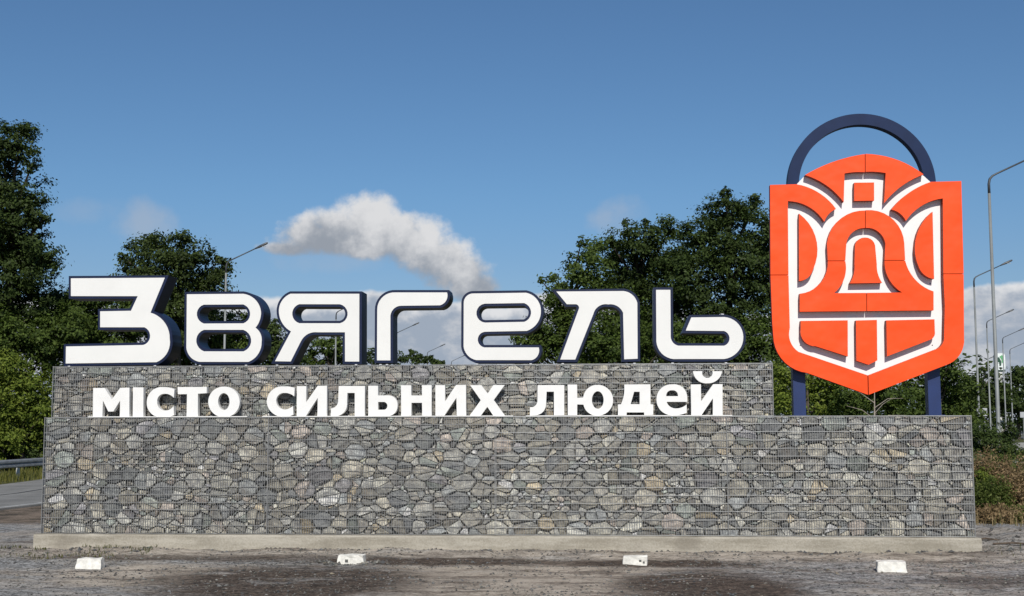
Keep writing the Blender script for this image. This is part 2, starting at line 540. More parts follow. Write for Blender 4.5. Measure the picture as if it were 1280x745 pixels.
# ------------------------------------------------------------------ gabion walls
BIG={'З':[[(-8.913,4.516),(-7.274,4.515),(-7.507,3.921),(-7.443,3.898),(-7.384,3.866),(-7.329,3.826),(-7.281,3.779),(-7.24,3.726),(-7.207,3.668),(-7.183,3.606),(-7.168,3.542),(-7.164,3.476),(-7.157,3.422),(-7.159,3.367),(-7.17,3.314),(-7.188,3.263),(-7.214,3.215),(-7.248,3.173),(-7.287,3.135),(-7.332,3.104),(-7.381,3.08),(-8.954,3.062),(-8.959,3.351),(-7.619,3.372),(-7.578,3.388),(-7.544,3.415),(-7.519,3.451),(-7.505,3.491),(-7.503,3.535),(-7.513,3.578),(-7.534,3.617),(-7.565,3.649),(-7.604,3.672),(-8.374,3.676),(-8.383,3.948),(-7.847,3.954),(-7.736,4.203),(-8.902,4.211)]],'В':[[(-6.885,4.23),(-5.912,4.232),(-5.861,4.221),(-5.811,4.204),(-5.765,4.179),(-5.723,4.148),(-5.686,4.111),(-5.655,4.069),(-5.63,4.023),(-5.613,3.975),(-5.603,3.924),(-5.602,3.892),(-5.605,3.86),(-5.61,3.828),(-5.617,3.797),(-5.628,3.766),(-5.64,3.737),(-5.655,3.709),(-5.673,3.682),(-5.693,3.657),(-5.668,3.638),(-5.645,3.615),(-5.626,3.591),(-5.61,3.564),(-5.597,3.535),(-5.588,3.505),(-5.583,3.475),(-5.582,3.444),(-5.584,3.413),(-5.585,3.366),(-5.593,3.319),(-5.607,3.274),(-5.627,3.232),(-5.653,3.193),(-5.684,3.157),(-5.72,3.127),(-5.76,3.101),(-5.803,3.081),(-6.639,3.084),(-6.678,3.093),(-6.715,3.107),(-6.751,3.127),(-6.783,3.151),(-6.81,3.18),(-6.834,3.213),(-6.852,3.248),(-6.865,3.285),(-6.872,3.324)],[(-6.588,4.051),(-5.908,4.051),(-5.866,4.03),(-5.83,3.999),(-5.804,3.959),(-5.79,3.914),(-5.79,3.867),(-5.801,3.822),(-5.825,3.783),(-5.86,3.752),(-5.901,3.731),(-6.58,3.731),(-6.625,3.751),(-6.662,3.782),(-6.689,3.822),(-6.703,3.868),(-6.705,3.915),(-6.692,3.961),(-6.667,4.001),(-6.632,4.032)],[(-6.578,3.624),(-5.899,3.621),(-5.85,3.597),(-5.81,3.561),(-5.78,3.516),(-5.764,3.465),(-5.763,3.412),(-5.777,3.361),(-5.804,3.317),(-5.844,3.281),(-5.891,3.258),(-6.569,3.261),(-6.617,3.285),(-6.658,3.321),(-6.687,3.366),(-6.703,3.416),(-6.704,3.469),(-6.691,3.52),(-6.664,3.565),(-6.625,3.6)]],'Я':[[(-3.931,4.22),(-5.103,4.228),(-5.14,4.211),(-5.174,4.189),(-5.205,4.162),(-5.232,4.132),(-5.255,4.099),(-5.274,4.062),(-5.287,4.024),(-5.295,3.984),(-5.298,3.943),(-5.295,3.896),(-5.286,3.849),(-5.272,3.803),(-5.252,3.76),(-5.227,3.719),(-5.198,3.681),(-5.164,3.647),(-5.126,3.617),(-5.085,3.592),(-5.349,3.091),(-5.082,3.086),(-4.91,3.431),(-4.892,3.462),(-4.869,3.49),(-4.843,3.515),(-4.814,3.537),(-4.782,3.554),(-4.748,3.566),(-4.712,3.574),(-4.676,3.577),(-4.639,3.575),(-4.168,3.573),(-4.161,3.083),(-3.922,3.082)],[(-4.952,4.05),(-4.258,4.045),(-4.211,4.027),(-4.172,3.997),(-4.143,3.956),(-4.128,3.909),(-4.127,3.86),(-4.142,3.813),(-4.169,3.772),(-4.208,3.742),(-4.254,3.725),(-4.946,3.729),(-4.99,3.749),(-5.027,3.78),(-5.053,3.82),(-5.067,3.866),(-5.068,3.913),(-5.055,3.959),(-5.03,3.999),(-4.995,4.03)]],'Г':[[(-2.45,4.233),(-3.319,4.239),(-3.372,4.238),(-3.425,4.227),(-3.474,4.207),(-3.519,4.177),(-3.557,4.14),(-3.588,4.097),(-3.61,4.049),(-3.622,3.997),(-3.625,3.943),(-3.622,3.101),(-3.395,3.1),(-3.402,3.828),(-3.4,3.861),(-3.392,3.893),(-3.378,3.923),(-3.359,3.95),(-3.336,3.973),(-3.308,3.992),(-3.278,4.005),(-3.246,4.012),(-3.212,4.014),(-2.567,4.018),(-2.539,4.028),(-2.513,4.044),(-2.49,4.063),(-2.47,4.087),(-2.456,4.114),(-2.446,4.142),(-2.442,4.173),(-2.443,4.203)]],'Е':[[(-2.004,4.213),(-1.127,4.22),(-1.082,4.207),(-1.039,4.188),(-1.0,4.162),(-0.965,4.13),(-0.935,4.094),(-0.912,4.053),(-0.894,4.01),(-0.884,3.964),(-0.881,3.917),(-0.883,3.868),(-0.892,3.821),(-0.908,3.774),(-0.93,3.731),(-0.958,3.691),(-0.992,3.656),(-1.03,3.626),(-1.072,3.602),(-1.117,3.583),(-1.816,3.572),(-1.856,3.561),(-1.891,3.539),(-1.917,3.506),(-1.931,3.467),(-1.933,3.426),(-1.921,3.386),(-1.898,3.352),(-1.865,3.326),(-1.826,3.311),(-0.919,3.308),(-0.913,3.279),(-0.912,3.249),(-0.917,3.22),(-0.927,3.191),(-0.941,3.165),(-0.96,3.142),(-0.982,3.123),(-1.008,3.108),(-1.036,3.098),(-1.959,3.101),(-1.995,3.111),(-2.028,3.125),(-2.06,3.144),(-2.088,3.167),(-2.113,3.194),(-2.134,3.224),(-2.151,3.257),(-2.163,3.291),(-2.17,3.327),(-2.169,4.049),(-2.167,4.078),(-2.161,4.106),(-2.149,4.133),(-2.133,4.157),(-2.112,4.178),(-2.088,4.194),(-2.061,4.206),(-2.033,4.212)],[(-1.817,4.041),(-1.158,4.047),(-1.117,4.026),(-1.083,3.995),(-1.059,3.956),(-1.046,3.912),(-1.046,3.867),(-1.059,3.823),(-1.083,3.784),(-1.117,3.754),(-1.158,3.734),(-1.817,3.725),(-1.866,3.739),(-1.908,3.768),(-1.939,3.809),(-1.955,3.858),(-1.955,3.909),(-1.939,3.957),(-1.909,3.998),(-1.866,4.027)]],'Л':[[(-0.623,4.237),(0.492,4.238),(0.526,4.231),(0.559,4.221),(0.591,4.205),(0.62,4.186),(0.646,4.163),(0.669,4.136),(0.688,4.106),(0.703,4.075),(0.714,4.041),(0.709,3.116),(0.488,3.108),(0.478,3.878),(0.463,3.908),(0.444,3.936),(0.421,3.96),(0.395,3.981),(0.366,3.998),(0.334,4.01),(0.302,4.017),(0.268,4.02),(0.235,4.017),(0.2,4.022),(0.164,4.02),(0.129,4.012),(0.096,3.998),(0.066,3.979),(0.039,3.955),(0.017,3.927),(0.0,3.895),(-0.011,3.861),(-0.317,3.105),(-0.566,3.106),(-0.256,3.934),(-0.25,3.948),(-0.248,3.962),(-0.249,3.977),(-0.255,3.991),(-0.263,4.003),(-0.274,4.013),(-0.287,4.02),(-0.302,4.023),(-0.316,4.023),(-0.45,4.024)]],'Ь':[[(1.025,4.254),(1.26,4.253),(1.255,3.476),(1.257,3.453),(1.263,3.431),(1.272,3.41),(1.284,3.39),(1.299,3.372),(1.316,3.357),(1.335,3.345),(1.356,3.335),(1.378,3.329),(2.122,3.326),(2.155,3.341),(2.182,3.364),(2.202,3.394),(2.212,3.429),(2.213,3.464),(2.203,3.499),(2.185,3.529),(2.158,3.553),(2.126,3.568),(1.502,3.577),(1.596,3.794),(2.14,3.798),(2.193,3.788),(2.244,3.771),(2.291,3.745),(2.333,3.712),(2.369,3.672),(2.398,3.627),(2.42,3.577),(2.433,3.525),(2.438,3.471),(2.433,3.412),(2.419,3.355),(2.396,3.301),(2.364,3.252),(2.326,3.208),(2.28,3.17),(2.23,3.141),(2.176,3.12),(2.119,3.108),(1.355,3.11),(1.301,3.109),(1.247,3.118),(1.196,3.137),(1.148,3.164),(1.107,3.199),(1.072,3.242),(1.046,3.289),(1.028,3.341),(1.019,3.396)]]}
SMALL=[('М',[[(-8.297,2.634),(-8.106,2.637),(-7.973,2.447),(-7.841,2.637),(-7.683,2.641),(-7.672,2.155),(-7.832,2.151),(-7.835,2.426),(-7.945,2.247),(-8.03,2.247),(-8.125,2.427),(-8.129,2.151),(-8.289,2.147)]]),('І',[[(-7.624,2.645),(-7.446,2.644),(-7.436,2.155),(-7.615,2.151)]]),('С',[[(-6.922,2.611),(-6.942,2.619),(-6.963,2.626),(-6.984,2.632),(-7.005,2.637),(-7.026,2.641),(-7.048,2.644),(-7.069,2.647),(-7.091,2.648),(-7.113,2.648),(-7.16,2.648),(-7.207,2.64),(-7.251,2.623),(-7.291,2.598),(-7.325,2.566),(-7.352,2.529),(-7.371,2.487),(-7.382,2.442),(-7.384,2.395),(-7.381,2.351),(-7.369,2.308),(-7.349,2.268),(-7.323,2.232),(-7.289,2.201),(-7.251,2.177),(-7.209,2.16),(-7.165,2.151),(-7.12,2.151),(-7.097,2.15),(-7.074,2.151),(-7.051,2.153),(-7.029,2.156),(-7.006,2.161),(-6.985,2.166),(-6.963,2.173),(-6.942,2.181),(-6.921,2.189),(-6.929,2.339),(-6.94,2.323),(-6.954,2.308),(-6.968,2.295),(-6.985,2.284),(-7.002,2.275),(-7.021,2.268),(-7.041,2.264),(-7.061,2.261),(-7.081,2.261),(-7.103,2.266),(-7.125,2.274),(-7.145,2.285),(-7.162,2.299),(-7.178,2.316),(-7.19,2.335),(-7.199,2.355),(-7.205,2.377),(-7.207,2.399),(-7.209,2.421),(-7.208,2.443),(-7.202,2.464),(-7.192,2.484),(-7.178,2.502),(-7.162,2.516),(-7.143,2.528),(-7.121,2.535),(-7.099,2.539),(-7.078,2.54),(-7.057,2.538),(-7.036,2.535),(-7.016,2.529),(-6.996,2.521),(-6.977,2.511),(-6.96,2.499),(-6.943,2.486),(-6.929,2.471)]]),('Т',[[(-6.87,2.648),(-6.381,2.651),(-6.378,2.548),(-6.525,2.54),(-6.519,2.159),(-6.708,2.155),(-6.709,2.532),(-6.863,2.532)]]),('О',[[(-5.822,2.404),(-5.825,2.36),(-5.836,2.318),(-5.855,2.278),(-5.88,2.242),(-5.912,2.211),(-5.949,2.186),(-5.99,2.168),(-6.034,2.156),(-6.08,2.152),(-6.126,2.156),(-6.17,2.168),(-6.212,2.186),(-6.251,2.211),(-6.284,2.242),(-6.311,2.278),(-6.331,2.318),(-6.344,2.361),(-6.349,2.404),(-6.347,2.448),(-6.336,2.491),(-6.317,2.531),(-6.292,2.567),(-6.26,2.598),(-6.223,2.623),(-6.181,2.641),(-6.137,2.653),(-6.091,2.656),(-6.046,2.653),(-6.001,2.641),(-5.959,2.622),(-5.921,2.597),(-5.887,2.566),(-5.86,2.53),(-5.84,2.49),(-5.827,2.448)],[(-5.992,2.41),(-5.993,2.379),(-6.0,2.35),(-6.011,2.323),(-6.025,2.301),(-6.043,2.285),(-6.063,2.275),(-6.085,2.271),(-6.106,2.275),(-6.127,2.285),(-6.145,2.301),(-6.161,2.324),(-6.173,2.35),(-6.181,2.379),(-6.184,2.41),(-6.182,2.441),(-6.176,2.471),(-6.165,2.497),(-6.15,2.519),(-6.133,2.536),(-6.112,2.546),(-6.091,2.55),(-6.07,2.546),(-6.049,2.536),(-6.03,2.519),(-6.015,2.497),(-6.003,2.471),(-5.995,2.441)]]),('С',[[(-4.91,2.632),(-4.929,2.638),(-4.948,2.643),(-4.967,2.647),(-4.987,2.651),(-5.006,2.654),(-5.026,2.656),(-5.046,2.657),(-5.065,2.657),(-5.085,2.657),(-5.133,2.658),(-5.18,2.651),(-5.225,2.636),(-5.266,2.612),(-5.302,2.581),(-5.331,2.545),(-5.353,2.503),(-5.367,2.458),(-5.372,2.412),(-5.365,2.367),(-5.351,2.323),(-5.329,2.283),(-5.301,2.247),(-5.266,2.216),(-5.227,2.192),(-5.184,2.175),(-5.139,2.165),(-5.093,2.163),(-5.073,2.162),(-5.054,2.162),(-5.035,2.163),(-5.016,2.166),(-4.997,2.17),(-4.979,2.176),(-4.961,2.182),(-4.944,2.19),(-4.927,2.199),(-4.933,2.338),(-4.946,2.326),(-4.961,2.316),(-4.976,2.307),(-4.992,2.299),(-5.008,2.292),(-5.025,2.286),(-5.043,2.282),(-5.06,2.279),(-5.078,2.277),(-5.103,2.282),(-5.126,2.29),(-5.148,2.302),(-5.167,2.318),(-5.184,2.336),(-5.197,2.357),(-5.207,2.38),(-5.212,2.403),(-5.214,2.428),(-5.212,2.451),(-5.205,2.473),(-5.195,2.493),(-5.18,2.511),(-5.163,2.527),(-5.143,2.538),(-5.121,2.547),(-5.098,2.55),(-5.075,2.55),(-5.056,2.55),(-5.036,2.548),(-5.018,2.545),(-4.999,2.539),(-4.981,2.533),(-4.963,2.525),(-4.947,2.516),(-4.931,2.505),(-4.916,2.493)]]),('И',[[(-4.874,2.661),(-4.716,2.661),(-4.718,2.395),(-4.528,2.667),(-4.374,2.667),(-4.372,2.175),(-4.526,2.171),(-4.525,2.468),(-4.719,2.171),(-4.869,2.171)]]),('Л',[[(-4.18,2.663),(-3.746,2.662),(-3.745,2.178),(-3.91,2.174),(-3.914,2.549),(-4.035,2.549),(-4.039,2.386),(-4.038,2.355),(-4.042,2.325),(-4.05,2.296),(-4.063,2.268),(-4.081,2.243),(-4.102,2.221),(-4.126,2.203),(-4.153,2.188),(-4.182,2.178),(-4.248,2.166),(-4.306,2.166),(-4.303,2.297),(-4.28,2.3),(-4.259,2.307),(-4.239,2.318),(-4.222,2.333),(-4.207,2.35),(-4.196,2.369),(-4.188,2.39),(-4.185,2.412),(-4.185,2.435)]]),('Ь',[[(-3.693,2.666),(-3.531,2.665),(-3.53,2.507),(-3.378,2.509),(-3.348,2.509),(-3.318,2.503),(-3.29,2.492),(-3.265,2.476),(-3.243,2.455),(-3.226,2.43),(-3.213,2.403),(-3.207,2.374),(-3.206,2.344),(-3.207,2.315),(-3.214,2.286),(-3.226,2.258),(-3.242,2.234),(-3.263,2.213),(-3.288,2.195),(-3.315,2.183),(-3.345,2.176),(-3.375,2.174),(-3.687,2.174)],[(-3.528,2.402),(-3.426,2.402),(-3.408,2.395),(-3.392,2.383),(-3.38,2.367),(-3.374,2.348),(-3.374,2.328),(-3.38,2.31),(-3.391,2.293),(-3.406,2.282),(-3.425,2.275),(-3.527,2.275)]]),('Н',[[(-3.153,2.673),(-2.985,2.672),(-2.984,2.507),(-2.807,2.506),(-2.808,2.674),(-2.649,2.673),(-2.649,2.181),(-2.801,2.181),(-2.806,2.388),(-2.979,2.388),(-2.981,2.181),(-3.145,2.179)]]),('И',[[(-2.588,2.673),(-2.431,2.673),(-2.429,2.409),(-2.251,2.676),(-2.088,2.676),(-2.086,2.182),(-2.237,2.182),(-2.244,2.468),(-2.441,2.182),(-2.585,2.182)]]),('Х',[[(-2.019,2.672),(-1.84,2.672),(-1.733,2.537),(-1.641,2.675),(-1.457,2.674),(-1.636,2.432),(-1.457,2.182),(-1.643,2.182),(-1.741,2.322),(-1.847,2.182),(-2.026,2.182),(-1.847,2.429)]]),('Л',[[(-0.922,2.671),(-0.491,2.673),(-0.495,2.19),(-0.66,2.188),(-0.659,2.566),(-0.777,2.566),(-0.787,2.38),(-0.788,2.35),(-0.793,2.32),(-0.804,2.292),(-0.818,2.266),(-0.837,2.242),(-0.86,2.222),(-0.885,2.206),(-0.913,2.195),(-0.942,2.188),(-1.05,2.184),(-1.047,2.315),(-1.026,2.314),(-1.005,2.318),(-0.984,2.325),(-0.966,2.337),(-0.951,2.352),(-0.939,2.37),(-0.93,2.39),(-0.926,2.411),(-0.926,2.432)]]),('Ю',[[(-0.435,2.681),(-0.284,2.68),(-0.283,2.467),(-0.187,2.471),(-0.18,2.507),(-0.167,2.542),(-0.149,2.575),(-0.125,2.604),(-0.097,2.629),(-0.065,2.649),(-0.031,2.663),(0.006,2.672),(0.043,2.674),(0.086,2.672),(0.128,2.662),(0.168,2.645),(0.204,2.62),(0.235,2.59),(0.26,2.555),(0.279,2.516),(0.29,2.474),(0.293,2.431),(0.29,2.388),(0.28,2.346),(0.262,2.306),(0.237,2.271),(0.207,2.24),(0.171,2.215),(0.131,2.197),(0.089,2.186),(0.046,2.183),(0.011,2.183),(-0.024,2.188),(-0.058,2.198),(-0.089,2.215),(-0.117,2.236),(-0.141,2.261),(-0.161,2.291),(-0.175,2.323),(-0.184,2.357),(-0.284,2.36),(-0.287,2.19),(-0.437,2.19)],[(0.142,2.431),(0.139,2.4),(0.132,2.37),(0.121,2.343),(0.106,2.321),(0.088,2.304),(0.068,2.294),(0.047,2.29),(0.026,2.294),(0.006,2.304),(-0.012,2.321),(-0.026,2.343),(-0.037,2.37),(-0.044,2.4),(-0.046,2.431),(-0.044,2.463),(-0.037,2.493),(-0.025,2.519),(-0.01,2.542),(0.008,2.558),(0.028,2.569),(0.049,2.572),(0.07,2.569),(0.09,2.558),(0.107,2.541),(0.122,2.519),(0.133,2.492),(0.14,2.462)]]),('Д',[[(0.475,2.68),(0.893,2.682),(0.892,2.362),(0.938,2.359),(0.93,2.194),(0.79,2.191),(0.79,2.232),(0.51,2.232),(0.507,2.189),(0.37,2.189),(0.371,2.36),(0.42,2.362),(0.434,2.396),(0.447,2.43),(0.457,2.465),(0.465,2.5),(0.471,2.536),(0.475,2.572),(0.477,2.608),(0.477,2.644)],[(0.632,2.563),(0.721,2.563),(0.719,2.364),(0.574,2.364)]]),('Е',[[(1.479,2.401),(1.149,2.401),(1.157,2.38),(1.169,2.36),(1.183,2.342),(1.2,2.327),(1.219,2.314),(1.24,2.305),(1.262,2.298),(1.285,2.295),(1.308,2.296),(1.327,2.297),(1.347,2.299),(1.366,2.303),(1.385,2.309),(1.403,2.316),(1.421,2.324),(1.438,2.335),(1.454,2.346),(1.469,2.359),(1.467,2.226),(1.446,2.218),(1.424,2.21),(1.401,2.204),(1.379,2.199),(1.356,2.194),(1.334,2.191),(1.311,2.189),(1.288,2.188),(1.265,2.188),(1.218,2.187),(1.172,2.194),(1.128,2.21),(1.088,2.234),(1.053,2.265),(1.025,2.302),(1.004,2.344),(0.992,2.389),(0.988,2.436),(0.992,2.48),(1.003,2.522),(1.022,2.562),(1.048,2.598),(1.079,2.629),(1.116,2.653),(1.156,2.67),(1.199,2.68),(1.243,2.681),(1.285,2.683),(1.326,2.676),(1.364,2.662),(1.4,2.64),(1.43,2.611),(1.454,2.577),(1.47,2.539),(1.479,2.498),(1.48,2.457)],[(1.145,2.492),(1.146,2.509),(1.149,2.526),(1.156,2.542),(1.165,2.556),(1.178,2.568),(1.192,2.577),(1.208,2.583),(1.225,2.586),(1.242,2.586),(1.259,2.586),(1.275,2.584),(1.291,2.577),(1.305,2.568),(1.317,2.556),(1.326,2.541),(1.331,2.526),(1.334,2.509),(1.333,2.492)]]),('Й',[[(1.539,2.678),(1.701,2.68),(1.699,2.407),(1.898,2.683),(2.045,2.683),(2.036,2.188),(1.884,2.188),(1.888,2.456),(1.703,2.191),(1.54,2.191)]]),('breve',[[(1.578,2.891),(1.584,2.853),(1.597,2.817),(1.616,2.784),(1.641,2.755),(1.67,2.731),(1.703,2.713),(1.739,2.701),(1.777,2.695),(1.815,2.697),(1.851,2.699),(1.886,2.707),(1.919,2.721),(1.95,2.739),(1.977,2.763),(2.001,2.79),(2.02,2.821),(2.033,2.855),(2.041,2.89),(1.888,2.89),(1.891,2.873),(1.891,2.856),(1.887,2.839),(1.879,2.823),(1.869,2.809),(1.855,2.798),(1.84,2.79),(1.823,2.786),(1.805,2.785),(1.788,2.786),(1.772,2.791),(1.756,2.799),(1.743,2.81),(1.733,2.824),(1.726,2.84),(1.723,2.857),(1.723,2.874),(1.727,2.891)]])]
EMBLEM={'border UL':[(2.92,5.951),(3.349,5.956),(3.434,5.937),(3.516,5.91),(3.595,5.876),(3.671,5.834),(3.743,5.786),(3.811,5.732),(3.873,5.672),(3.93,5.607),(3.981,5.536),(3.938,5.514),(3.898,5.486),(3.863,5.452),(3.832,5.414),(3.806,5.372),(3.787,5.327),(3.743,5.393),(3.693,5.454),(3.636,5.509),(3.573,5.557),(3.505,5.598),(3.434,5.631),(3.359,5.655),(3.281,5.67),(3.203,5.677),(3.185,4.456),(2.894,4.458)],'border UR':[(6.014,5.969),(5.995,4.447),(5.673,4.449),(5.707,5.687),(5.629,5.675),(5.551,5.655),(5.476,5.627),(5.403,5.592),(5.334,5.55),(5.269,5.502),(5.208,5.448),(5.153,5.388),(5.103,5.323),(5.079,5.369),(5.048,5.411),(5.011,5.447),(4.969,5.477),(4.923,5.499),(4.874,5.514),(4.933,5.582),(4.995,5.647),(5.061,5.707),(5.131,5.762),(5.205,5.813),(5.281,5.858),(5.36,5.899),(5.441,5.934),(5.524,5.963)],'border LL':[(2.894,4.447),(3.185,4.445),(3.186,3.575),(3.174,3.521),(3.17,3.466),(3.175,3.412),(3.188,3.359),(3.21,3.309),(3.239,3.263),(3.275,3.223),(3.316,3.189),(4.41,2.803),(4.407,2.489),(3.446,2.846),(3.35,2.865),(3.259,2.9),(3.174,2.949),(3.099,3.011),(3.034,3.086),(2.983,3.17),(2.945,3.262),(2.923,3.359),(2.916,3.458),(2.905,3.661)],'border LR':[(5.672,4.439),(5.994,4.436),(5.963,3.396),(5.962,3.334),(5.951,3.273),(5.932,3.213),(5.905,3.158),(5.87,3.106),(5.828,3.06),(5.781,3.021),(5.728,2.99),(5.671,2.966),(4.422,2.489),(4.424,2.8),(5.545,3.23),(5.577,3.254),(5.604,3.283),(5.625,3.317),(5.64,3.354),(5.648,3.393),(5.648,3.433),(5.677,3.927)],'cap L':[(3.494,6.109),(3.595,6.166),(3.7,6.218),(3.806,6.265),(3.914,6.308),(4.024,6.345),(4.135,6.377),(4.247,6.405),(4.36,6.427),(4.474,6.444),(4.466,6.142),(4.419,6.145),(4.372,6.146),(4.324,6.146),(4.277,6.143),(4.23,6.139),(4.183,6.133),(4.136,6.125),(4.11,5.649),(4.057,5.719),(4.0,5.784),(3.938,5.846),(3.873,5.903),(3.803,5.955),(3.73,6.002),(3.654,6.043),(3.575,6.079)],'cap R':[(4.486,6.447),(4.598,6.439),(4.71,6.422),(4.819,6.398),(4.927,6.365),(5.031,6.325),(5.133,6.277),(5.23,6.221),(5.324,6.159),(5.412,6.09),(5.329,6.057),(5.248,6.019),(5.169,5.976),(5.093,5.928),(5.019,5.876),(4.949,5.818),(4.883,5.757),(4.82,5.691),(4.762,5.622),(4.803,6.122),(4.757,6.13),(4.711,6.138),(4.665,6.143),(4.618,6.147),(4.571,6.149),(4.525,6.149),(4.478,6.147)],'square':[(4.29,5.968),(4.61,5.967),(4.602,5.666),(4.282,5.666)],'arch L':[(4.449,5.503),(4.35,5.499),(4.252,5.478),(4.159,5.44),(4.073,5.388),(3.997,5.322),(3.932,5.244),(3.88,5.156),(3.843,5.061),(3.822,4.962),(3.827,4.681),(4.109,4.679),(4.133,4.963),(4.148,5.015),(4.172,5.065),(4.203,5.109),(4.242,5.147),(4.287,5.177),(4.336,5.199),(4.388,5.211),(4.441,5.214)],'arch R':[(4.46,5.508),(4.562,5.507),(4.662,5.488),(4.757,5.451),(4.843,5.397),(4.918,5.327),(4.979,5.245),(5.025,5.153),(5.054,5.053),(5.065,4.95),(5.07,4.677),(4.74,4.68),(4.762,4.953),(4.75,5.008),(4.728,5.06),(4.697,5.107),(4.658,5.147),(4.613,5.179),(4.562,5.202),(4.508,5.214),(4.452,5.216)],'base L':[(3.827,4.671),(3.822,4.584),(3.803,4.499),(3.77,4.418),(3.725,4.344),(3.667,4.279),(3.6,4.224),(3.525,4.182),(3.444,4.153),(3.36,4.139),(3.353,3.845),(4.424,3.848),(4.432,4.144),(3.914,4.145),(3.962,4.189),(4.004,4.238),(4.04,4.292),(4.07,4.35),(4.093,4.411),(4.108,4.474),(4.116,4.539),(4.116,4.604),(4.109,4.668)],'base R':[(5.07,4.667),(5.09,4.59),(5.118,4.516),(5.154,4.447),(5.198,4.382),(5.248,4.323),(5.305,4.27),(5.368,4.225),(5.435,4.187),(5.506,4.158),(5.496,3.85),(4.435,3.848),(4.444,4.144),(5.004,4.145),(4.949,4.184),(4.899,4.23),(4.855,4.281),(4.817,4.338),(4.786,4.399),(4.762,4.464),(4.747,4.531),(4.739,4.6),(4.739,4.67)],'clapper':[(4.272,4.928),(4.288,4.971),(4.315,5.008),(4.351,5.035),(4.393,5.051),(4.438,5.055),(4.481,5.05),(4.522,5.033),(4.556,5.005),(4.581,4.968),(4.595,4.925),(4.613,4.616),(4.612,4.569),(4.614,4.523),(4.621,4.477),(4.632,4.432),(4.647,4.389),(4.666,4.347),(4.688,4.307),(4.172,4.303),(4.196,4.344),(4.217,4.387),(4.233,4.431),(4.245,4.477),(4.253,4.524),(4.256,4.571),(4.255,4.618)],'side L':[(3.38,5.466),(3.464,5.389),(3.536,5.3),(3.593,5.201),(3.634,5.093),(3.658,4.981),(3.665,4.865),(3.654,4.75),(3.626,4.638),(3.582,4.532),(3.563,4.483),(3.535,4.439),(3.498,4.402),(3.454,4.374),(3.406,4.356),(3.355,4.349)],'side R':[(5.536,5.47),(5.452,5.394),(5.379,5.307),(5.32,5.21),(5.275,5.105),(5.245,4.995),(5.231,4.883),(5.233,4.769),(5.252,4.659),(5.287,4.552),(5.305,4.51),(5.33,4.472),(5.361,4.438),(5.396,4.41),(5.435,4.387),(5.477,4.372),(5.522,4.363)],'foot L':[(3.364,3.693),(4.12,3.698),(4.105,3.109),(3.595,3.279),(3.543,3.283),(3.493,3.299),(3.448,3.325),(3.41,3.362),(3.381,3.406),(3.363,3.455),(3.356,3.508),(3.361,3.561)],'foot C':[(4.253,3.694),(4.587,3.701),(4.574,3.042),(4.432,2.973),(4.241,3.04)],'foot R':[(4.738,3.692),(5.505,3.704),(5.504,3.512),(5.506,3.475),(5.496,3.439),(5.476,3.407),(5.447,3.383),(5.413,3.369),(4.73,3.107)],'back':[(2.991,5.918),(3.346,5.947),(3.508,6.12),(3.614,6.169),(3.722,6.215),(3.832,6.256),(3.942,6.294),(4.054,6.328),(4.167,6.358),(4.28,6.384),(4.395,6.405),(4.509,6.423),(4.622,6.415),(4.733,6.4),(4.844,6.377),(4.952,6.346),(5.058,6.308),(5.161,6.263),(5.26,6.211),(5.356,6.153),(5.448,6.088),(5.586,5.952),(6.012,5.94),(5.986,4.436),(5.952,3.454),(5.95,3.394),(5.94,3.335),(5.922,3.278),(5.897,3.224),(5.865,3.173),(5.827,3.127),(5.783,3.086),(5.735,3.052),(5.682,3.025),(4.442,2.553),(3.512,2.901),(3.409,2.911),(3.31,2.94),(3.219,2.988),(3.139,3.053),(3.072,3.133),(3.021,3.224),(2.989,3.323),(2.975,3.427),(2.982,3.533),(2.963,4.526)]}
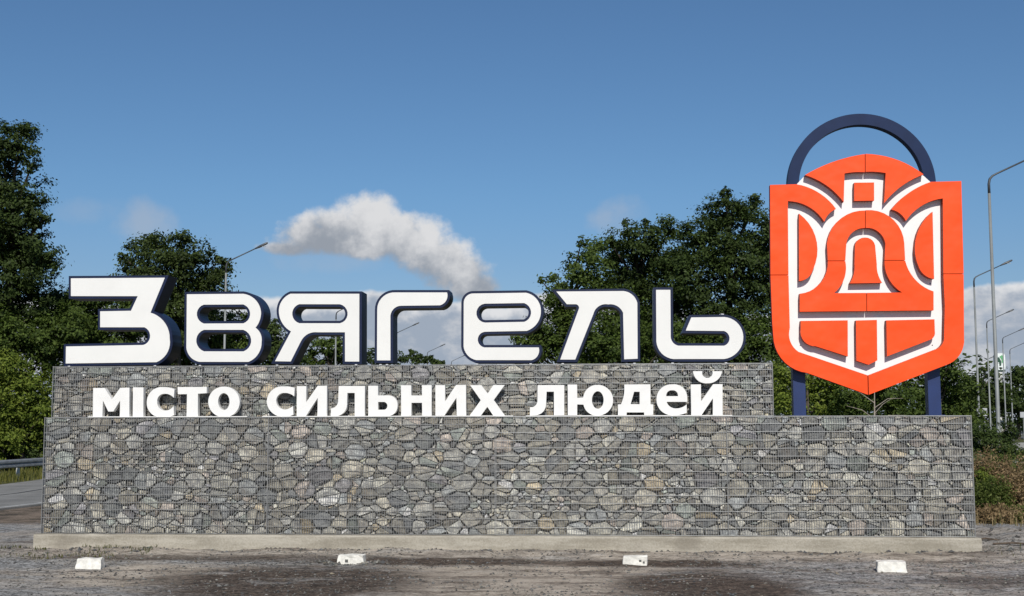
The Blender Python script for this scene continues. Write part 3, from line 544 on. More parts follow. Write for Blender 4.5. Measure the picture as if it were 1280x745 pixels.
TREES=[('broadleaf_tree','tallest dark green tree at the left edge above the guard rail','tree','dark',(-26.98,34.6),0.152,[(-26.27,32.9,14.0,1.37),(-25.42,32.63,14.37,0.87),(-26.63,33.43,11.93,1.99),(-25.03,33.06,11.41,0.87),(-26.3,32.99,9.33,2.17),(-25.22,33.82,9.07,0.94),(-26.27,34.75,10.3,1.08),(-26.9,34.76,7.17,2.17),(-25.22,34.78,7.35,1.08),(-28.05,32.89,12.57,2.17),(-28.96,33.86,9.1,2.89),(-24.31,33.58,9.32,0.47),(-24.96,32.91,13.44,0.36),(-24.38,33.03,11.11,0.33)],'trees standing behind the sign'),('broadleaf_tree','wide mid green tree at the left edge under the tallest tree','tree','mid',(-25.15,32.71),0.146,[(-24.85,31.84,5.0,1.57),(-24.06,33.36,5.36,1.46),(-27.03,32.95,5.42,1.74),(-23.13,33.09,6.12,1.05)],'trees standing behind the sign'),('leafy_bush','sunlit yellow green bush behind the left end of the guard rail','bush','yellow',(-23.88,30.78),0.141,[(-23.98,31.25,3.43,1.07),(-24.19,30.07,2.74,1.14),(-22.84,30.43,2.41,0.87),(-25.0,30.78,3.93,1.07),(-23.76,31.27,1.91,0.81),(-24.55,31.52,1.41,0.87),(-23.56,31.65,1.24,0.74),(-24.66,29.96,1.33,0.94)],None),('leafy_bush','low dark bush directly behind the grey guard rail','bush','dark',(-24.68,31.73),0.144,[(-24.86,32.06,0.89,0.82),(-23.75,32.25,1.05,0.75),(-25.86,31.77,1.06,0.96),(-23.78,31.28,0.57,0.62),(-25.01,31.86,0.04,0.41),(-23.36,31.16,0.17,0.41)],None),('broadleaf_tree','green tree seen through the gaps of the big letter З','tree','mid',(-24.21,36.8),0.157,[(-25.46,37.17,7.5,1.12),(-24.33,37.14,6.91,1.5),(-25.54,36.42,6.18,1.31),(-22.63,36.07,5.96,1.5),(-24.69,37.4,5.11,1.57),(-22.2,36.8,5.07,1.12),(-23.96,37.09,8.13,0.52),(-21.3,37.47,5.29,1.12),(-26.25,36.3,5.99,1.27),(-24.11,36.27,5.61,1.35),(-22.97,36.79,5.26,1.35),(-21.51,36.36,6.83,1.2),(-23.49,35.57,7.34,0.97),(-22.69,35.9,7.74,0.6)],'trees standing behind the sign'),('broadleaf_tree','round topped dark tree rising between the big letters З and В','tree','oak',(-21.09,41.04),0.168,[(-22.51,40.91,10.14,1.24),(-20.67,39.15,10.29,1.12),(-19.5,39.3,9.71,1.16),(-19.1,40.77,9.28,0.88),(-21.46,39.82,8.79,1.6),(-19.68,40.63,8.06,1.52),(-22.63,40.3,7.85,1.6),(-20.93,40.18,7.03,2.0),(-18.64,41.63,9.91,0.32),(-23.28,39.36,10.14,0.28),(-21.88,39.88,11.16,0.32),(-20.12,39.51,10.97,0.4),(-18.78,40.72,10.08,0.32)],'trees standing behind the sign'),('broadleaf_tree','green tree filling the openings of the big letter В','tree','mid',(-19.69,45.16),0.179,[(-19.91,44.09,6.91,1.41),(-18.37,44.42,6.71,1.02),(-21.57,45.28,6.06,1.7),(-19.02,44.39,5.66,1.41),(-20.48,44.9,5.69,1.45),(-18.68,45.9,5.82,1.02),(-21.46,43.71,5.21,1.28)],'trees standing behind the sign'),('broadleaf_tree','small distant tree between the big letters В and Я','tree','oak',(-23.08,69.1),0.244,[(-23.5,67.12,8.5,0.75),(-22.84,67.75,7.68,1.16),(-24.43,69.33,7.02,1.39),(-21.98,69.05,6.88,0.93),(-22.85,67.84,6.94,1.39),(-23.31,67.9,8.97,0.58),(-22.41,67.75,6.36,1.16)],'trees standing behind the sign'),('broadleaf_tree','small distant tree under the arch of the big letter Я','tree','mid',(-20.39,74.31),0.257,[(-20.64,73.63,7.61,0.8),(-19.46,72.43,7.84,0.67),(-21.72,74.35,6.92,0.8),(-19.07,75.1,7.19,0.8),(-21.39,75.03,8.07,0.37),(-20.51,74.55,6.8,0.86),(-19.73,75.27,6.89,0.86),(-22.1,72.3,6.57,0.74),(-18.1,73.38,6.61,0.74)],'trees standing behind the sign'),('broadleaf_tree','low distant tree behind the stem of the big letter Г','tree','dark',(-18.8,89.53),0.298,[(-19.57,90.31,7.86,0.78),(-18.4,89.85,7.54,0.64),(-17.16,88.84,7.42,0.57),(-20.64,90.2,7.57,0.78),(-18.82,89.38,7.24,0.85),(-17.92,89.95,8.12,0.35)],'trees standing behind the sign'),('broadleaf_tree','lowest distant tree just right of the stem of the big letter Г','tree','dark',(-17.16,101.72),0.331,[(-17.58,100.49,7.9,0.47),(-16.6,100.25,7.89,0.47),(-15.53,101.11,7.69,0.39),(-18.36,99.95,8.04,0.47),(-17.3,100.75,8.23,0.47),(-16.28,102.57,8.16,0.39),(-17.9,100.51,8.69,0.31),(-14.82,99.85,7.55,0.31)],'trees standing behind the sign'),('broadleaf_tree','pale edged green tree behind the big letter Л with ragged left side','tree','mid',(-1.03,36.33),0.152,[(-1.32,34.76,7.73,0.9),(-0.26,35.03,8.47,1.19),(0.11,36.28,9.61,0.69),(-0.99,35.59,6.55,1.45),(-2.17,35.41,6.0,0.72),(0.79,35.13,6.51,1.45),(-1.85,36.68,8.64,0.25),(-2.38,35.45,8.36,0.14),(-2.87,35.14,6.45,0.29),(-3.22,34.88,5.51,0.43),(-3.36,34.92,4.94,0.43),(-2.77,35.2,5.03,0.65),(-2.21,36.33,5.16,0.9),(-0.53,34.82,9.99,0.22),(-0.81,35.04,5.08,1.3),(0.44,36.1,5.14,1.3)],'trees standing behind the sign'),('broadleaf_tree','dark green tree between the big letters Л and Ь with spiky top','tree','dark',(2.18,40.57),0.163,[(1.65,39.1,10.66,0.85),(1.62,40.74,11.78,0.23),(2.59,38.91,10.24,1.08),(3.6,39.84,11.14,0.7),(2.25,40.54,8.89,1.74),(3.95,39.78,9.18,1.63),(0.9,40.87,9.73,1.01),(1.83,40.02,6.89,1.94),(0.76,39.03,10.59,0.23),(2.55,39.46,11.49,0.23),(3.31,39.09,6.81,1.74),(1.81,40.08,4.96,1.63)],'trees standing behind the sign'),('broadleaf_tree','highest dark tree beside the left edge of the orange emblem','tree','dark',(6.29,37.82),0.154,[(6.3,36.31,11.76,0.74),(5.89,37.77,11.11,1.21),(7.29,37.7,11.46,0.74),(4.88,36.94,10.06,1.25),(6.77,36.09,9.38,1.84),(4.64,36.61,7.7,2.02),(7.35,36.84,6.97,1.84),(7.65,36.47,10.15,0.96),(6.04,36.19,12.4,0.29),(7.57,37.73,12.22,0.33),(8.18,36.32,10.56,0.66),(8.21,36.33,8.37,1.47),(5.34,37.78,11.49,0.29),(4.27,36.96,10.89,0.29),(5.88,38.5,6.0,1.65),(4.28,37.17,5.18,1.47)],'trees standing behind the sign'),('leafy_bush','bush behind the feet of the big letter Л','bush','mid',(1.59,33.48),0.144,[(1.63,34.02,5.02,1.3),(2.99,33.59,5.16,1.23),(0.25,33.7,5.01,1.16)],None),('leafy_bush','bush behind the bowl of the big letter Ь','bush','mid',(6.14,34.79),0.146,[(4.81,34.91,5.23,1.39),(6.33,34.5,5.03,1.46),(7.5,33.74,4.98,1.11),(7.63,34.13,3.62,1.05)],None),('leafy_bush','yellow green bush around the left blue post of the emblem','bush','yellow',(8.24,28.89),0.13,[(7.58,29.38,3.74,0.81),(8.68,29.59,2.87,0.99),(8.07,29.41,4.75,0.68),(9.11,28.52,3.31,0.81),(7.67,29.11,2.39,0.81)],None),('leafy_bush','dark bush under the bottom point of the emblem','bush','mid',(10.41,27.02),0.125,[(9.55,27.45,2.59,0.71),(10.62,27.21,2.83,0.95),(11.65,27.62,2.47,0.83),(10.13,26.92,3.42,0.77)],None),('leafy_bush','tall bush beside the right blue post of the emblem','bush','mid',(13.73,31.26),0.135,[(13.17,31.42,3.21,1.03),(14.16,31.49,3.73,0.77),(14.38,30.68,3.9,0.58),(14.94,32.09,2.9,0.87),(13.97,32.15,2.25,0.84),(14.12,30.23,4.39,0.23),(15.49,32.28,2.25,0.48)],None),('broadleaf_tree','distant tree between the two left lamp posts right of the emblem','tree','oak',(34.31,93.05),0.298,[(34.05,94.11,5.28,0.92),(34.34,93.4,3.69,1.28),(34.12,91.25,6.32,0.5),(35.56,94.1,4.56,1.14),(32.85,91.69,3.46,0.99),(35.85,94.18,6.0,0.57),(34.26,93.49,2.77,1.21),(32.24,91.36,4.37,1.14),(34.99,91.99,3.11,1.28),(36.16,93.38,4.19,0.92)],'trees standing behind the sign'),('broadleaf_tree','distant tree at the right picture edge behind the lamp posts','tree','dark',(42.53,108.71),0.339,[(41.82,108.57,5.11,1.45),(43.05,109.05,6.5,1.21),(44.94,109.78,5.87,2.26),(40.9,107.6,3.57,1.45),(42.67,107.07,3.57,1.94),(45.28,109.61,7.73,1.13)],'trees standing behind the sign'),('roadside_bush','dark green roadside bush around the foot of the nearest lamp post','bush','dark',(10.55,13.93),0.068,[(10.26,13.58,1.63,0.34),(10.98,14.3,1.62,0.36),(10.58,13.71,1.31,0.34),(10.28,14.23,1.3,0.32),(11.17,14.28,1.24,0.23),(11.45,14.38,1.08,0.26),(11.03,14.02,1.94,0.15),(10.1,14.23,1.77,0.26)],None),('roadside_bush','small bright green bush beside the right end of the gabion wall','bush','yellow',(8.49,7.75),0.063,[(8.36,7.68,0.8,0.23),(8.62,8.02,0.58,0.23),(8.31,7.79,0.49,0.23),(8.63,8.19,0.29,0.17),(8.53,8.11,0.22,0.17)],None)]


LOW = (-9.05, 5.89, 0.272, 2.15, 0.0, 1.35)
UPP = (-9.07, 2.868, 2.153, 3.004, 0.30, 1.25)


def stone_mat():
    m, b = new_mat('gabion_stone', 0.92, 0.0, 0.25)
    p = world_pos()
    t = attr('tint')
    f = fbm(p, 9.0, 6.0, 0.65)
    g = fbm(p, 45.0, 4.0, 0.7)
    c = mixc(1.0, t, mixc(smooth(f * 0.6 + g * 0.4, 0.40, 0.61), (0.58, 0.58, 0.60), (1.36, 1.34, 1.27)), 'MULTIPLY')
    c = mixc(smooth(fbm(p, 2.2, 5.0, 0.7), 0.5, 0.68) * 0.32, c, (0.28, 0.225, 0.165))
    c = mixc(smooth(g, 0.66, 0.78) * 0.5, c, (0.55, 0.54, 0.5))
    link(c, b.inputs['Base Color'])
    bump(b, f * 1.2 + g * 0.5, 0.9, 0.045)
    return m


M_STONE = stone_mat()
TINTS = [((0.27, 0.268, 0.255), 30), ((0.215, 0.225, 0.23), 14), ((0.29, 0.275, 0.24), 18), ((0.33, 0.285, 0.215), 3), ((0.285, 0.252, 0.23), 6),
         ((0.42, 0.41, 0.37), 7), ((0.155, 0.16, 0.165), 9), ((0.215, 0.235, 0.22), 6), ((0.24, 0.23, 0.21), 12), ((0.245, 0.24, 0.255), 3)]
TPOOL = [c for c, n in TINTS for _ in range(n)]


def set_tint(me, per_face_or_color):
    at = me.color_attributes.new('tint', 'FLOAT_COLOR', 'CORNER')
    n = len(me.loops)
    buf = np.ones((n, 4), dtype=np.float32)
    if isinstance(per_face_or_color, tuple):
        buf[:, :3] = per_face_or_color
    else:
        cols = np.array(per_face_or_color, dtype=np.float32)
        tot = np.empty(len(me.polygons), dtype=np.int32)
        me.polygons.foreach_get('loop_total', tot)
        buf[:, :3] = np.repeat(cols, tot, axis=0)
    at.data.foreach_set('color', buf.ravel())


def pack_stones(x0, x1, z0, z1, rnd, rmax, chip_zones):
    """Weighted Voronoi cells: an irregular dry packing seen from the front."""
    A = 1.32
    u0, u1 = x0 / A, x1 / A
    cell = 0.2
    grid, seeds = {}, []

    def near(u, w, rad):
        k = int(math.ceil(rad / cell))
        i, j = int(u // cell), int(w // cell)
        for a in range(i - k, i + k + 1):
            for b in range(j - k, j + k + 1):
                for s in grid.get((a, b), ()):
                    yield s
    area = (u1 - u0) * (z1 - z0)
    for r, dens in ((rmax, 8), (rmax * .82, 16), (rmax * .66, 26), (rmax * .52, 60), (rmax * .40, 120), (rmax * .30, 160), (rmax * .2, 500)):
        for _ in range(int(area * dens * 2.2)):
            u, w = rnd.uniform(u0, u1), rnd.uniform(z0, z1)
            chip = any(((u * A - cx) / rx) ** 2 + ((w - cz) / rz) ** 2 < 1 for cx, cz, rx, rz in chip_zones)
            if chip and r > rmax * .31:
                continue
            if not chip and r < rmax * .25 and rnd.random() < 0.45:
                continue
            rr = r * rnd.uniform(.88, 1.12)
            if all(math.hypot(u - s[0], w - s[1]) > 0.66 * (rr + s[2]) * rnd.uniform(.85, 1.2) for s in near(u, w, rr + rmax * 1.2)):
                s = (u, w, rr, len(seeds))
                seeds.append(s)
                grid.setdefault((int(u // cell), int(w // cell)), []).append(s)
    cells = []
    for s in seeds:
        u, w, r, _ = s
        g = rnd.uniform(0.0005, 0.006) if r > rmax * .25 else 0.001
        ph = rnd.uniform(0, 6.28)
        R = r * 1.9
        poly = [(u + R * rnd.uniform(.8, 1.15) * math.cos(ph + 2 * PI * k / 6), w + R * rnd.uniform(.8, 1.15) * math.sin(ph + 2 * PI * k / 6)) for k in range(6)]

        def clip(poly, nx, nz, d):
            out = []
            for i in range(len(poly)):
                a, b = poly[i], poly[(i + 1) % len(poly)]
                da, db = nx * a[0] + nz * a[1] - d, nx * b[0] + nz * b[1] - d
                if da <= 0:
                    out.append(a)
                if da * db < 0:
                    t = da / (da - db)
                    out.append((a[0] + t * (b[0] - a[0]), a[1] + t * (b[1] - a[1])))
            return out
        for nx, nz, d in ((1, 0, u1), (-1, 0, -u0), (0, 1, z1 - 0.004), (0, -1, -z0 - 0.004)):
            poly = clip(poly, nx, nz, d)
        for q in near(u, w, r * 1.5 + rmax * 1.6):
            if q is s:
                continue
            dx, dz = q[0] - u, q[1] - w
            L = math.hypot(dx, dz)
            if L > (r + q[2]) * 2.4:
                continue
            d = (q[0] ** 2 + q[1] ** 2 - u * u - w * w - q[2] ** 2 + r * r) / 2 / L - g - (rnd.uniform(0.002, 0.016) if dz < -.02 and rnd.random() < .5 else rnd.uniform(-.001, .004))
            poly = clip(poly, dx / L, dz / L, d)
            if len(poly) < 3:
                break
        if len(poly) < 3:
            continue
        poly = [(a * A, b) for a, b in poly]
        q = [p for i, p in enumerate(poly) if math.dist(p, poly[i - 1]) > 0.012 * (r / rmax) + .003]
        if len(q) < 3:
            continue
        poly = q
        if len(poly) < 8 and r > rmax * .25:       # knock off the sharpest corners
            for _ in range(8 - len(poly)):
                best, bi = 9, 0
                for i in range(len(poly)):
                    a, b, c = Vector(poly[i - 1]), Vector(poly[i]), Vector(poly[(i + 1) % len(poly)])
                    e1, e2 = a - b, c - b
                    if e1.length < .02 or e2.length < .02:
                        continue
                    ang = e1.angle(e2)
                    if ang < best:
                        best, bi = ang, i
                if best > 1.2:
                    break
                a, b, c = poly[bi - 1], poly[bi], poly[(bi + 1) % len(poly)]
                t1, t2 = rnd.uniform(.14, .34), rnd.uniform(.14, .34)
                poly[bi:bi + 1] = [(b[0] + (a[0] - b[0]) * t1, b[1] + (a[1] - b[1]) * t1), (b[0] + (c[0] - b[0]) * t2, b[1] + (c[1] - b[1]) * t2)]
        parts = [poly]
        if r > rmax * .45 and rnd.random() < .55:      # a broken stone: two angular pieces
            cx = sum(p[0] for p in poly) / len(poly)
            cz = sum(p[1] for p in poly) / len(poly)
            an = rnd.gauss(0, .5) if rnd.random() < .35 else rnd.gauss(PI / 2, .55)
            nx, nz = math.cos(an), math.sin(an)
            d = nx * (cx + rnd.uniform(-.03, .03)) + nz * (cz + rnd.uniform(-.03, .03))
            parts = [clip(poly, nx, nz, d - .003), clip(poly, -nx, -nz, -d - .003)]
        for q in parts:
            if len(q) < 3:
                continue
            ar = abs(area2(q)) / 2
            if ar > 0.00015:
                cells.append((ar, q))
    cells.sort(key=lambda c: -c[0])
    return cells


def stone_geom(poly, rnd, y, deep):
    if area2(poly) < 0:
        poly = poly[::-1]
    n = len(poly)
    cx, cz = sum(p[0] for p in poly) / n, sum(p[1] for p in poly) / n
    size = math.sqrt(abs(area2(poly)) / 2)
    fy = y + rnd.choice((rnd.uniform(0.004, 0.02), rnd.uniform(0.01, 0.055)))
    tx, tz = rnd.uniform(-.16, .16), rnd.uniform(-.22, .14)
    v = []
    for x, z in poly:
        v.append((cx + (x - cx) * .9, y + deep, cz + (z - cz) * .9))
    for x, z in poly:
        v.append((x, fy + size * rnd.uniform(.05, .18), z))
    for x, z in poly:
        k = rnd.uniform(.76, .95)
        dx, dz = (x - cx) * k, (z - cz) * k
        v.append((cx + dx, max(y + 0.003, fy + tx * dx + tz * dz + rnd.uniform(-.07, .07) * size), cz + dz))
    ox, oz = rnd.uniform(-.38, .38) * size, rnd.uniform(-.34, .34) * size
    v.append((cx + ox, max(y + 0.003, fy + tx * ox + tz * oz - rnd.uniform(-.05, .17) * size), cz + oz))
    f = []
    for i in range(n):
        j = (i + 1) % n
        f.append((i, j, n + j, n + i))
        f.append((n + i, n + j, 2 * n + j, 2 * n + i))
        f.append((2 * n + i, 2 * n + j, 3 * n))
    return v, f


M_WIRE = plain('galvanised_wire', (0.24, 0.24, 0.235), 0.5, 0.3, 0.15, 20.0)
M_WIRE2 = plain('wire_painted_glint', (0.42, 0.42, 0.405), 0.4, 0.2, 0.1, 20.0)  # right-hand horizontals: wire highlight painted in as a lighter colour
M_CORE = plain('stone_fill_shaded', (0.10, 0.098, 0.093), 0.95, 0, 0.4, 12.0, 0.6)  # dark fill: shade of the gaps between stones put into its colour


def gabion(name, label, box, root_y, rnd, rmax, zones, seams, pitch_x, pitch_z):
    x0, x1, z0, z1, y0, y1 = box
    root = thing(name, label, 'wall', (0, 0, 0), 'gabion walls under the sign')
    cells = pack_stones(x0 + 0.01, x1 - 0.01, z0, z1 - 0.012, rnd, rmax, zones)
    sv, sf, sc = [], [], []
    for k, (ar, poly) in enumerate(cells):
        c = rnd.choice(TPOOL)
        b = rnd.choice((.68, .85, 1.0, 1.12, 1.25, 1.45)) * rnd.uniform(.9, 1.1) * (1.35 if ar < 0.003 else 1.0)
        c = tuple(min(.62, q * b * w_) for q, w_ in zip(c, (1.23, 1.235, 1.22)))
        v, f = stone_geom(poly, rnd, y0, 0.13)
        if k < 299:
            me = bpy.data.meshes.new('stone')
            me.from_pydata(v, [], f)
            set_tint(me, c)
            link_me('stone', me, M_STONE, root)
        else:
            n = len(sv)
            sv += v
            sf += [tuple(i + n for i in q) for q in f]
            sc += [c] * len(f)
    if sv:
        o = link_mesh('small_stones', sv, sf, M_STONE, root, False, 'stuff')
        set_tint(o.data, sc)
    core = MB()
    core.box(x0 + .03, x1 - .03, y0 + .085, y1 - .03, z0, z1 - .03)
    core.build('stone_core', M_CORE, root)
    # welded mesh: flat wires front and ends, coarser lid and back
    w = MB()
    pale = []
    nx = int(round((x1 - x0) / pitch_x))
    for i in range(nx + 1):
        x = x0 + (x1 - x0) * i / nx
        r = 0.0031
        w.box(x - r, x + r, y0 - .008, y0 - .0005, z0 - .004, z1)
    nz = int(round((z1 - z0) / pitch_z))
    for k in range(nz + 1):
        z = z0 + (z1 - z0) * k / nz
        z = min(z, z1 - .004)
        for a, b in zip([x0] + seams, seams + [x1]):
            dz = rnd.uniform(-.008, .008) if 0 < k < nz else 0.0
            if b > 1.0:
                pale.append(len(w.f) // 6)
            w.box(a, b, y0 - .0155, y0 - .0075, z + dz - .0038, z + dz + .0038)
    for x in seams + [x0, x1]:
        w.box(x - .0045, x + .0045, y0 - .021, y0 - .016, z0 - .004, z1 + .004)
    ny = int((y1 - y0) / pitch_x)
    for s in (x0 - .006, x1 + .006):
        for i in range(1, ny + 1):
            y = y0 + (y1 - y0) * i / ny
            w.box(s - .0033, s + .0033, y - .0033, y + .0033, z0, z1)
        for k in range(nz + 1):
            z = min(z0 + (z1 - z0) * k / nz, z1 - .004)
            w.box(s - .011, s - .0034, y0, y1, z - .004, z + .004)
    for i in range(0, nx + 1, 3):
        x = x0 + (x1 - x0) * i / nx
        w.box(x - .003, x + .003, y0, y1, z1 - .005, z1 + .001)
    for k in range(1, int((y1 - y0) / pitch_z) + 1):
        y = y0 + k * pitch_z
        w.box(x0, x1, y - .004, y + .004, z1 - .011, z1 - .0055)
    wo = w.build('wire_mesh', M_WIRE, root, False, 'stuff')
    wo.data.materials.append(M_WIRE2)
    mi = [0] * len(wo.data.polygons)
    for q in pale:
        for k in range(6):
            mi[q * 6 + k] = 1
    wo.data.polygons.foreach_set('material_index', mi)
    # stone ends, so the basket is full from the side too
    for s, d in ((x0, 1), (x1, -1)):
        e = pack_stones(y0 + .1, y1, z0, z1 - .012, rnd, rmax, [])
        ev, ef, ec = [], [], []
        for ar, poly in e:
            v, f = stone_geom(poly, rnd, 0.0, 0.06)
            n = len(ev)
            ev += [(s + d * b, a, c) for a, b, c in v]
            ef += [tuple(i + n for i in q) for q in f]
            ec += [rnd.choice(TPOOL)] * len(f)
        o = fix_normals(link_mesh('end_stones', ev, ef, M_STONE, root, False, 'stuff'))
        set_tint(o.data, ec)
    return root


rnd = random.Random(11)
zones = [(-0.9, .78, .55, .18), (-1.6, .60, .35, .12), (.4, .62, .4, .16), (-7.6, 1.45, .5, .2), (-6.9, 1.3, .5, .18), (-8.5, 1.25, .4, .12), (1.2, .9, .35, .2),
         (-4.9, 1.4, .3, .12), (2.4, 1.2, .6, .1), (4.6, .62, .4, .1), (3.1, .95, .5, .09), (-2.9, .5, .4, .1), (5.0, 1.6, .25, .12), (-5.7, .75, .35, .12), (.1, 1.4, .35, .12)]
gabion('gabion_wall', 'long low gabion wall of grey stones in wire mesh standing on the concrete plinth', LOW, 0, rnd, 0.150, zones, [-5.3, -1.6, 2.09], 0.0385, 0.1252)
zones2 = [(-8.5, 2.6, .3, .1), (-6.3, 2.85, .4, .08), (1.6, 2.55, .3, .15), (-2.0, 2.8, .3, .08)]
gabion('gabion_wall', 'shorter upper gabion wall carrying the big white and navy letters', UPP, 0, rnd, 0.13, zones2, [-5.3, -1.6, 1.62], 0.0385, 0.1065)


def concrete_mat():
    m, b = new_mat('cast_concrete', 0.9, 0, 0.3)
    p = world_pos()
    mp = X.nt.nodes.new('ShaderNodeMapping')
    mp.inputs['Scale'].default_value = (0.35, 1, 2.4)
    link(p, mp.inputs['Vector'])
    f, g, h = fbm(mp.outputs[0], 3.0, 6.0, 0.65), fbm(p, 40.0, 4.0, 0.7), fbm(p, 1.1, 5.0, 0.6)
    c = mixc(smooth(f * .6 + g * .4, 0.35, 0.66), (0.25, 0.225, 0.178), (0.42, 0.388, 0.325))
    c = mixc(smooth(h, 0.55, 0.7) * .5, c, (0.17, 0.15, 0.12))
    link(c, b.inputs['Base Color'])
    bump(b, f * .7 + g * .5, 0.6, 0.02)
    return m


M_CONC = concrete_mat()


def plinth():
    x0, x1, y0, y1 = -9.13, 5.95, -.115, 1.5
    bm = bmesh.new()
    n = 110
    prof = [(-.25, 0.0), (.1, 0.0), (.235, .0), (.26, .022)]
    rows = []
    for i in range(n + 1):
        x = x0 + (x1 - x0) * i / n
        row = []
        for k, (z, dy) in enumerate(prof):
            j = .008 * noise.noise((x * 2.2, z * 9, 4)) + .004 * noise.noise((x * 9, z * 20, 1))
            dz = .007 * noise.noise((x * 4.1, 3, 8)) if k >= 2 else 0
            row.append(bm.verts.new((x, y0 + dy + j, z + dz)))
        row.append(bm.verts.new((x, y1, .258)))
        row.append(bm.verts.new((x, y1, -.25)))
        rows.append(row)
    for a, b in zip(rows, rows[1:]):
        for k in range(5):
            bm.faces.new((a[k], b[k], b[k + 1], a[k + 1]))
    bm.faces.new(rows[0])
    bm.faces.new(rows[-1][::-1])
    bmesh.ops.recalc_face_normals(bm, faces=bm.faces)
    me = bpy.data.meshes.new('concrete_plinth')
    bm.to_mesh(me)
    bm.free()
    tag(link_me('concrete_plinth', me, M_CONC), 'long rough concrete plinth under the gabion wall', 'plinth')


plinth()

# ------------------------------------------------------------------ letters
M_WHITE = plain('white_panel', (0.715, 0.705, 0.67), 0.38, 0, 0.025, 1.6)
M_NAVY = plain('navy_paint', (0.009, 0.015, 0.044), 0.42, 0, 0.12, 3.0, 0.0, 0.25)
M_SWHITE = plain('white_foam_letter', (0.755, 0.745, 0.715), 0.55, 0, 0.03, 6.0)
M_STEEL = plain('zinc_bracket', (0.62, 0.62, 0.62), 0.4, 0.3, 0.1, 20.0)
BIGLAB = {'З': 'big white letter З with navy sides, first and tallest of the big word',
          'В': 'big white letter В with navy sides and two rounded openings',
          'Я': 'big white letter Я with navy sides and one long opening',
          'Г': 'big white letter Г with navy sides and rounded outer corner',
          'Е': 'big white letter Е with navy sides above the small letters Н and И',
          'Л': 'big white letter Л with navy sides and slanted left leg',
          'Ь': 'big white letter Ь with navy sides, last of the big word beside the emblem'}
for ch, loops in BIG.items():
    loops = [[(x, z - 0.0026 * (x + 8.5)) for x, z in lp] for lp in loops]
    xs = [p[0] for p in loops[0]]
    ox = (min(xs) + max(xs)) / 2
    root = thing('sign_letter', BIGLAB[ch], 'letter', (ox, .5, 3.005), 'big letters on top of the gabion wall')
    loc = [[(x - ox, z - 3.005) for x, z in lp] for lp in loops]
    case = [offset_loop(loc[0], .042)] + [offset_loop(h, -.042) for h in loc[1:]]
    zmin = min(p[1] for p in case[0])
    case = [[(x, max(z, .0055) if z < zmin + .012 else z) for x, z in lp] for lp in case]
    slab('case', case, .012, .48, M_NAVY, root)
    slab('face', loc, 0.0, .02, M_WHITE, root)
    feet = sorted({round(p[0], 2) for p in case[0] if p[1] < zmin + .05})
    for fx in ([feet[0] + .1, feet[-1] - .1] if feet else []):
        b = MB()
        b.box(fx - .025, fx + .025, -.02, .3, .0, .005)
        b.box(fx - .02, fx + .02, .004, .0105, .0051, .02)
        b.build('bracket', M_STEEL, root)

WORDS = [('МІСТО', 'first'), ('СИЛЬНИХ', 'second'), ('ЛЮДЕЙ', 'third')]
ORD = ['first', 'second', 'third', 'fourth', 'fifth', 'sixth', 'seventh']
queue = list(SMALL)
for word, wo in WORDS:
    wx = []
    for i, ch in enumerate(word):
        k, loops = queue.pop(0)
        loops = [[(x, z - 0.0024 * (x + 8.0)) for x, z in lp] for lp in loops]
        xs = [p[0] for p in loops[0]]
        wx += [min(xs), max(xs)]
        ox = (min(xs) + max(xs)) / 2
        loc = [[(x - ox, max(z - 2.16, 0.006)) for x, z in lp] for lp in loops]
        o = slab('small_letter', loc, 0.0, .105, M_SWHITE)
        o.location = (ox, .10, 2.16)
        pos = 'last' if i == len(word) - 1 else ORD[i]
        tag(o, 'small white letter %s, %s letter of the %s small word %s' % (ch, pos, wo, word), 'letter', 'small white letters on the wall ledge')
        if ch == 'Й':
            k, loops = queue.pop(0)
            loops = [[(x - ox, z - 0.0024 * (x + 8.0) - 2.16) for x, z in lp] for lp in loops]
            slab('breve', loops, 0.0, .105, M_SWHITE, o)
    r = MB()
    r.box(min(wx) - .06, max(wx) + .14, .06, .27, 2.1525, 2.1655)
    tag(r.build('mounting_rail', M_SWHITE), 'thin white rail on the wall ledge under the %s small word %s' % (wo, word), 'rail', 'rails under the small words')


# ------------------------------------------------------------------ emblem
def orange_mat():
    m, b = new_mat('orange_sheet', 0.5, 0, 0.2)
    p = world_pos()
    f = fbm(p, 1.3, 3.0, 0.5)
    link(mixc(smooth(f, .3, .7), (0.88, 0.074, 0.011), (0.93, 0.088, 0.015)), b.inputs['Base Color'])
    bump(b, fbm(p, 2.6, 2.0, 0.4), 0.4, 0.07)
    return m


M_ORANGE = orange_mat()
M_EDGE = plain('panel_edge_shade', (0.34, 0.07, 0.04), 0.6, 0, 0.1, 3.0, 0.0, 0.2)  # darker orange on panel sides: shade and bounce put into the colour
M_BOARD = plain('white_board', (0.80, 0.77, 0.75), 0.5, 0, 0.03, 2.0)
M_RING = plain('navy_ring_paint', (0.009, 0.021, 0.064), 0.5, 0, 0.1, 3.0, 0.0, 0.15)
M_POST = plain('blue_post_paint', (0.012, 0.028, 0.105), 0.4, 0, 0.12, 3.0)
root = thing('emblem', 'tall orange and white shield emblem with a bell, navy ring and two blue posts', 'emblem', (4.43, .5, 2.15))
EX, EZ = 4.43, 2.15


def em(k):
    return [(x - EX, z - EZ) for x, z in EMBLEM[k]]


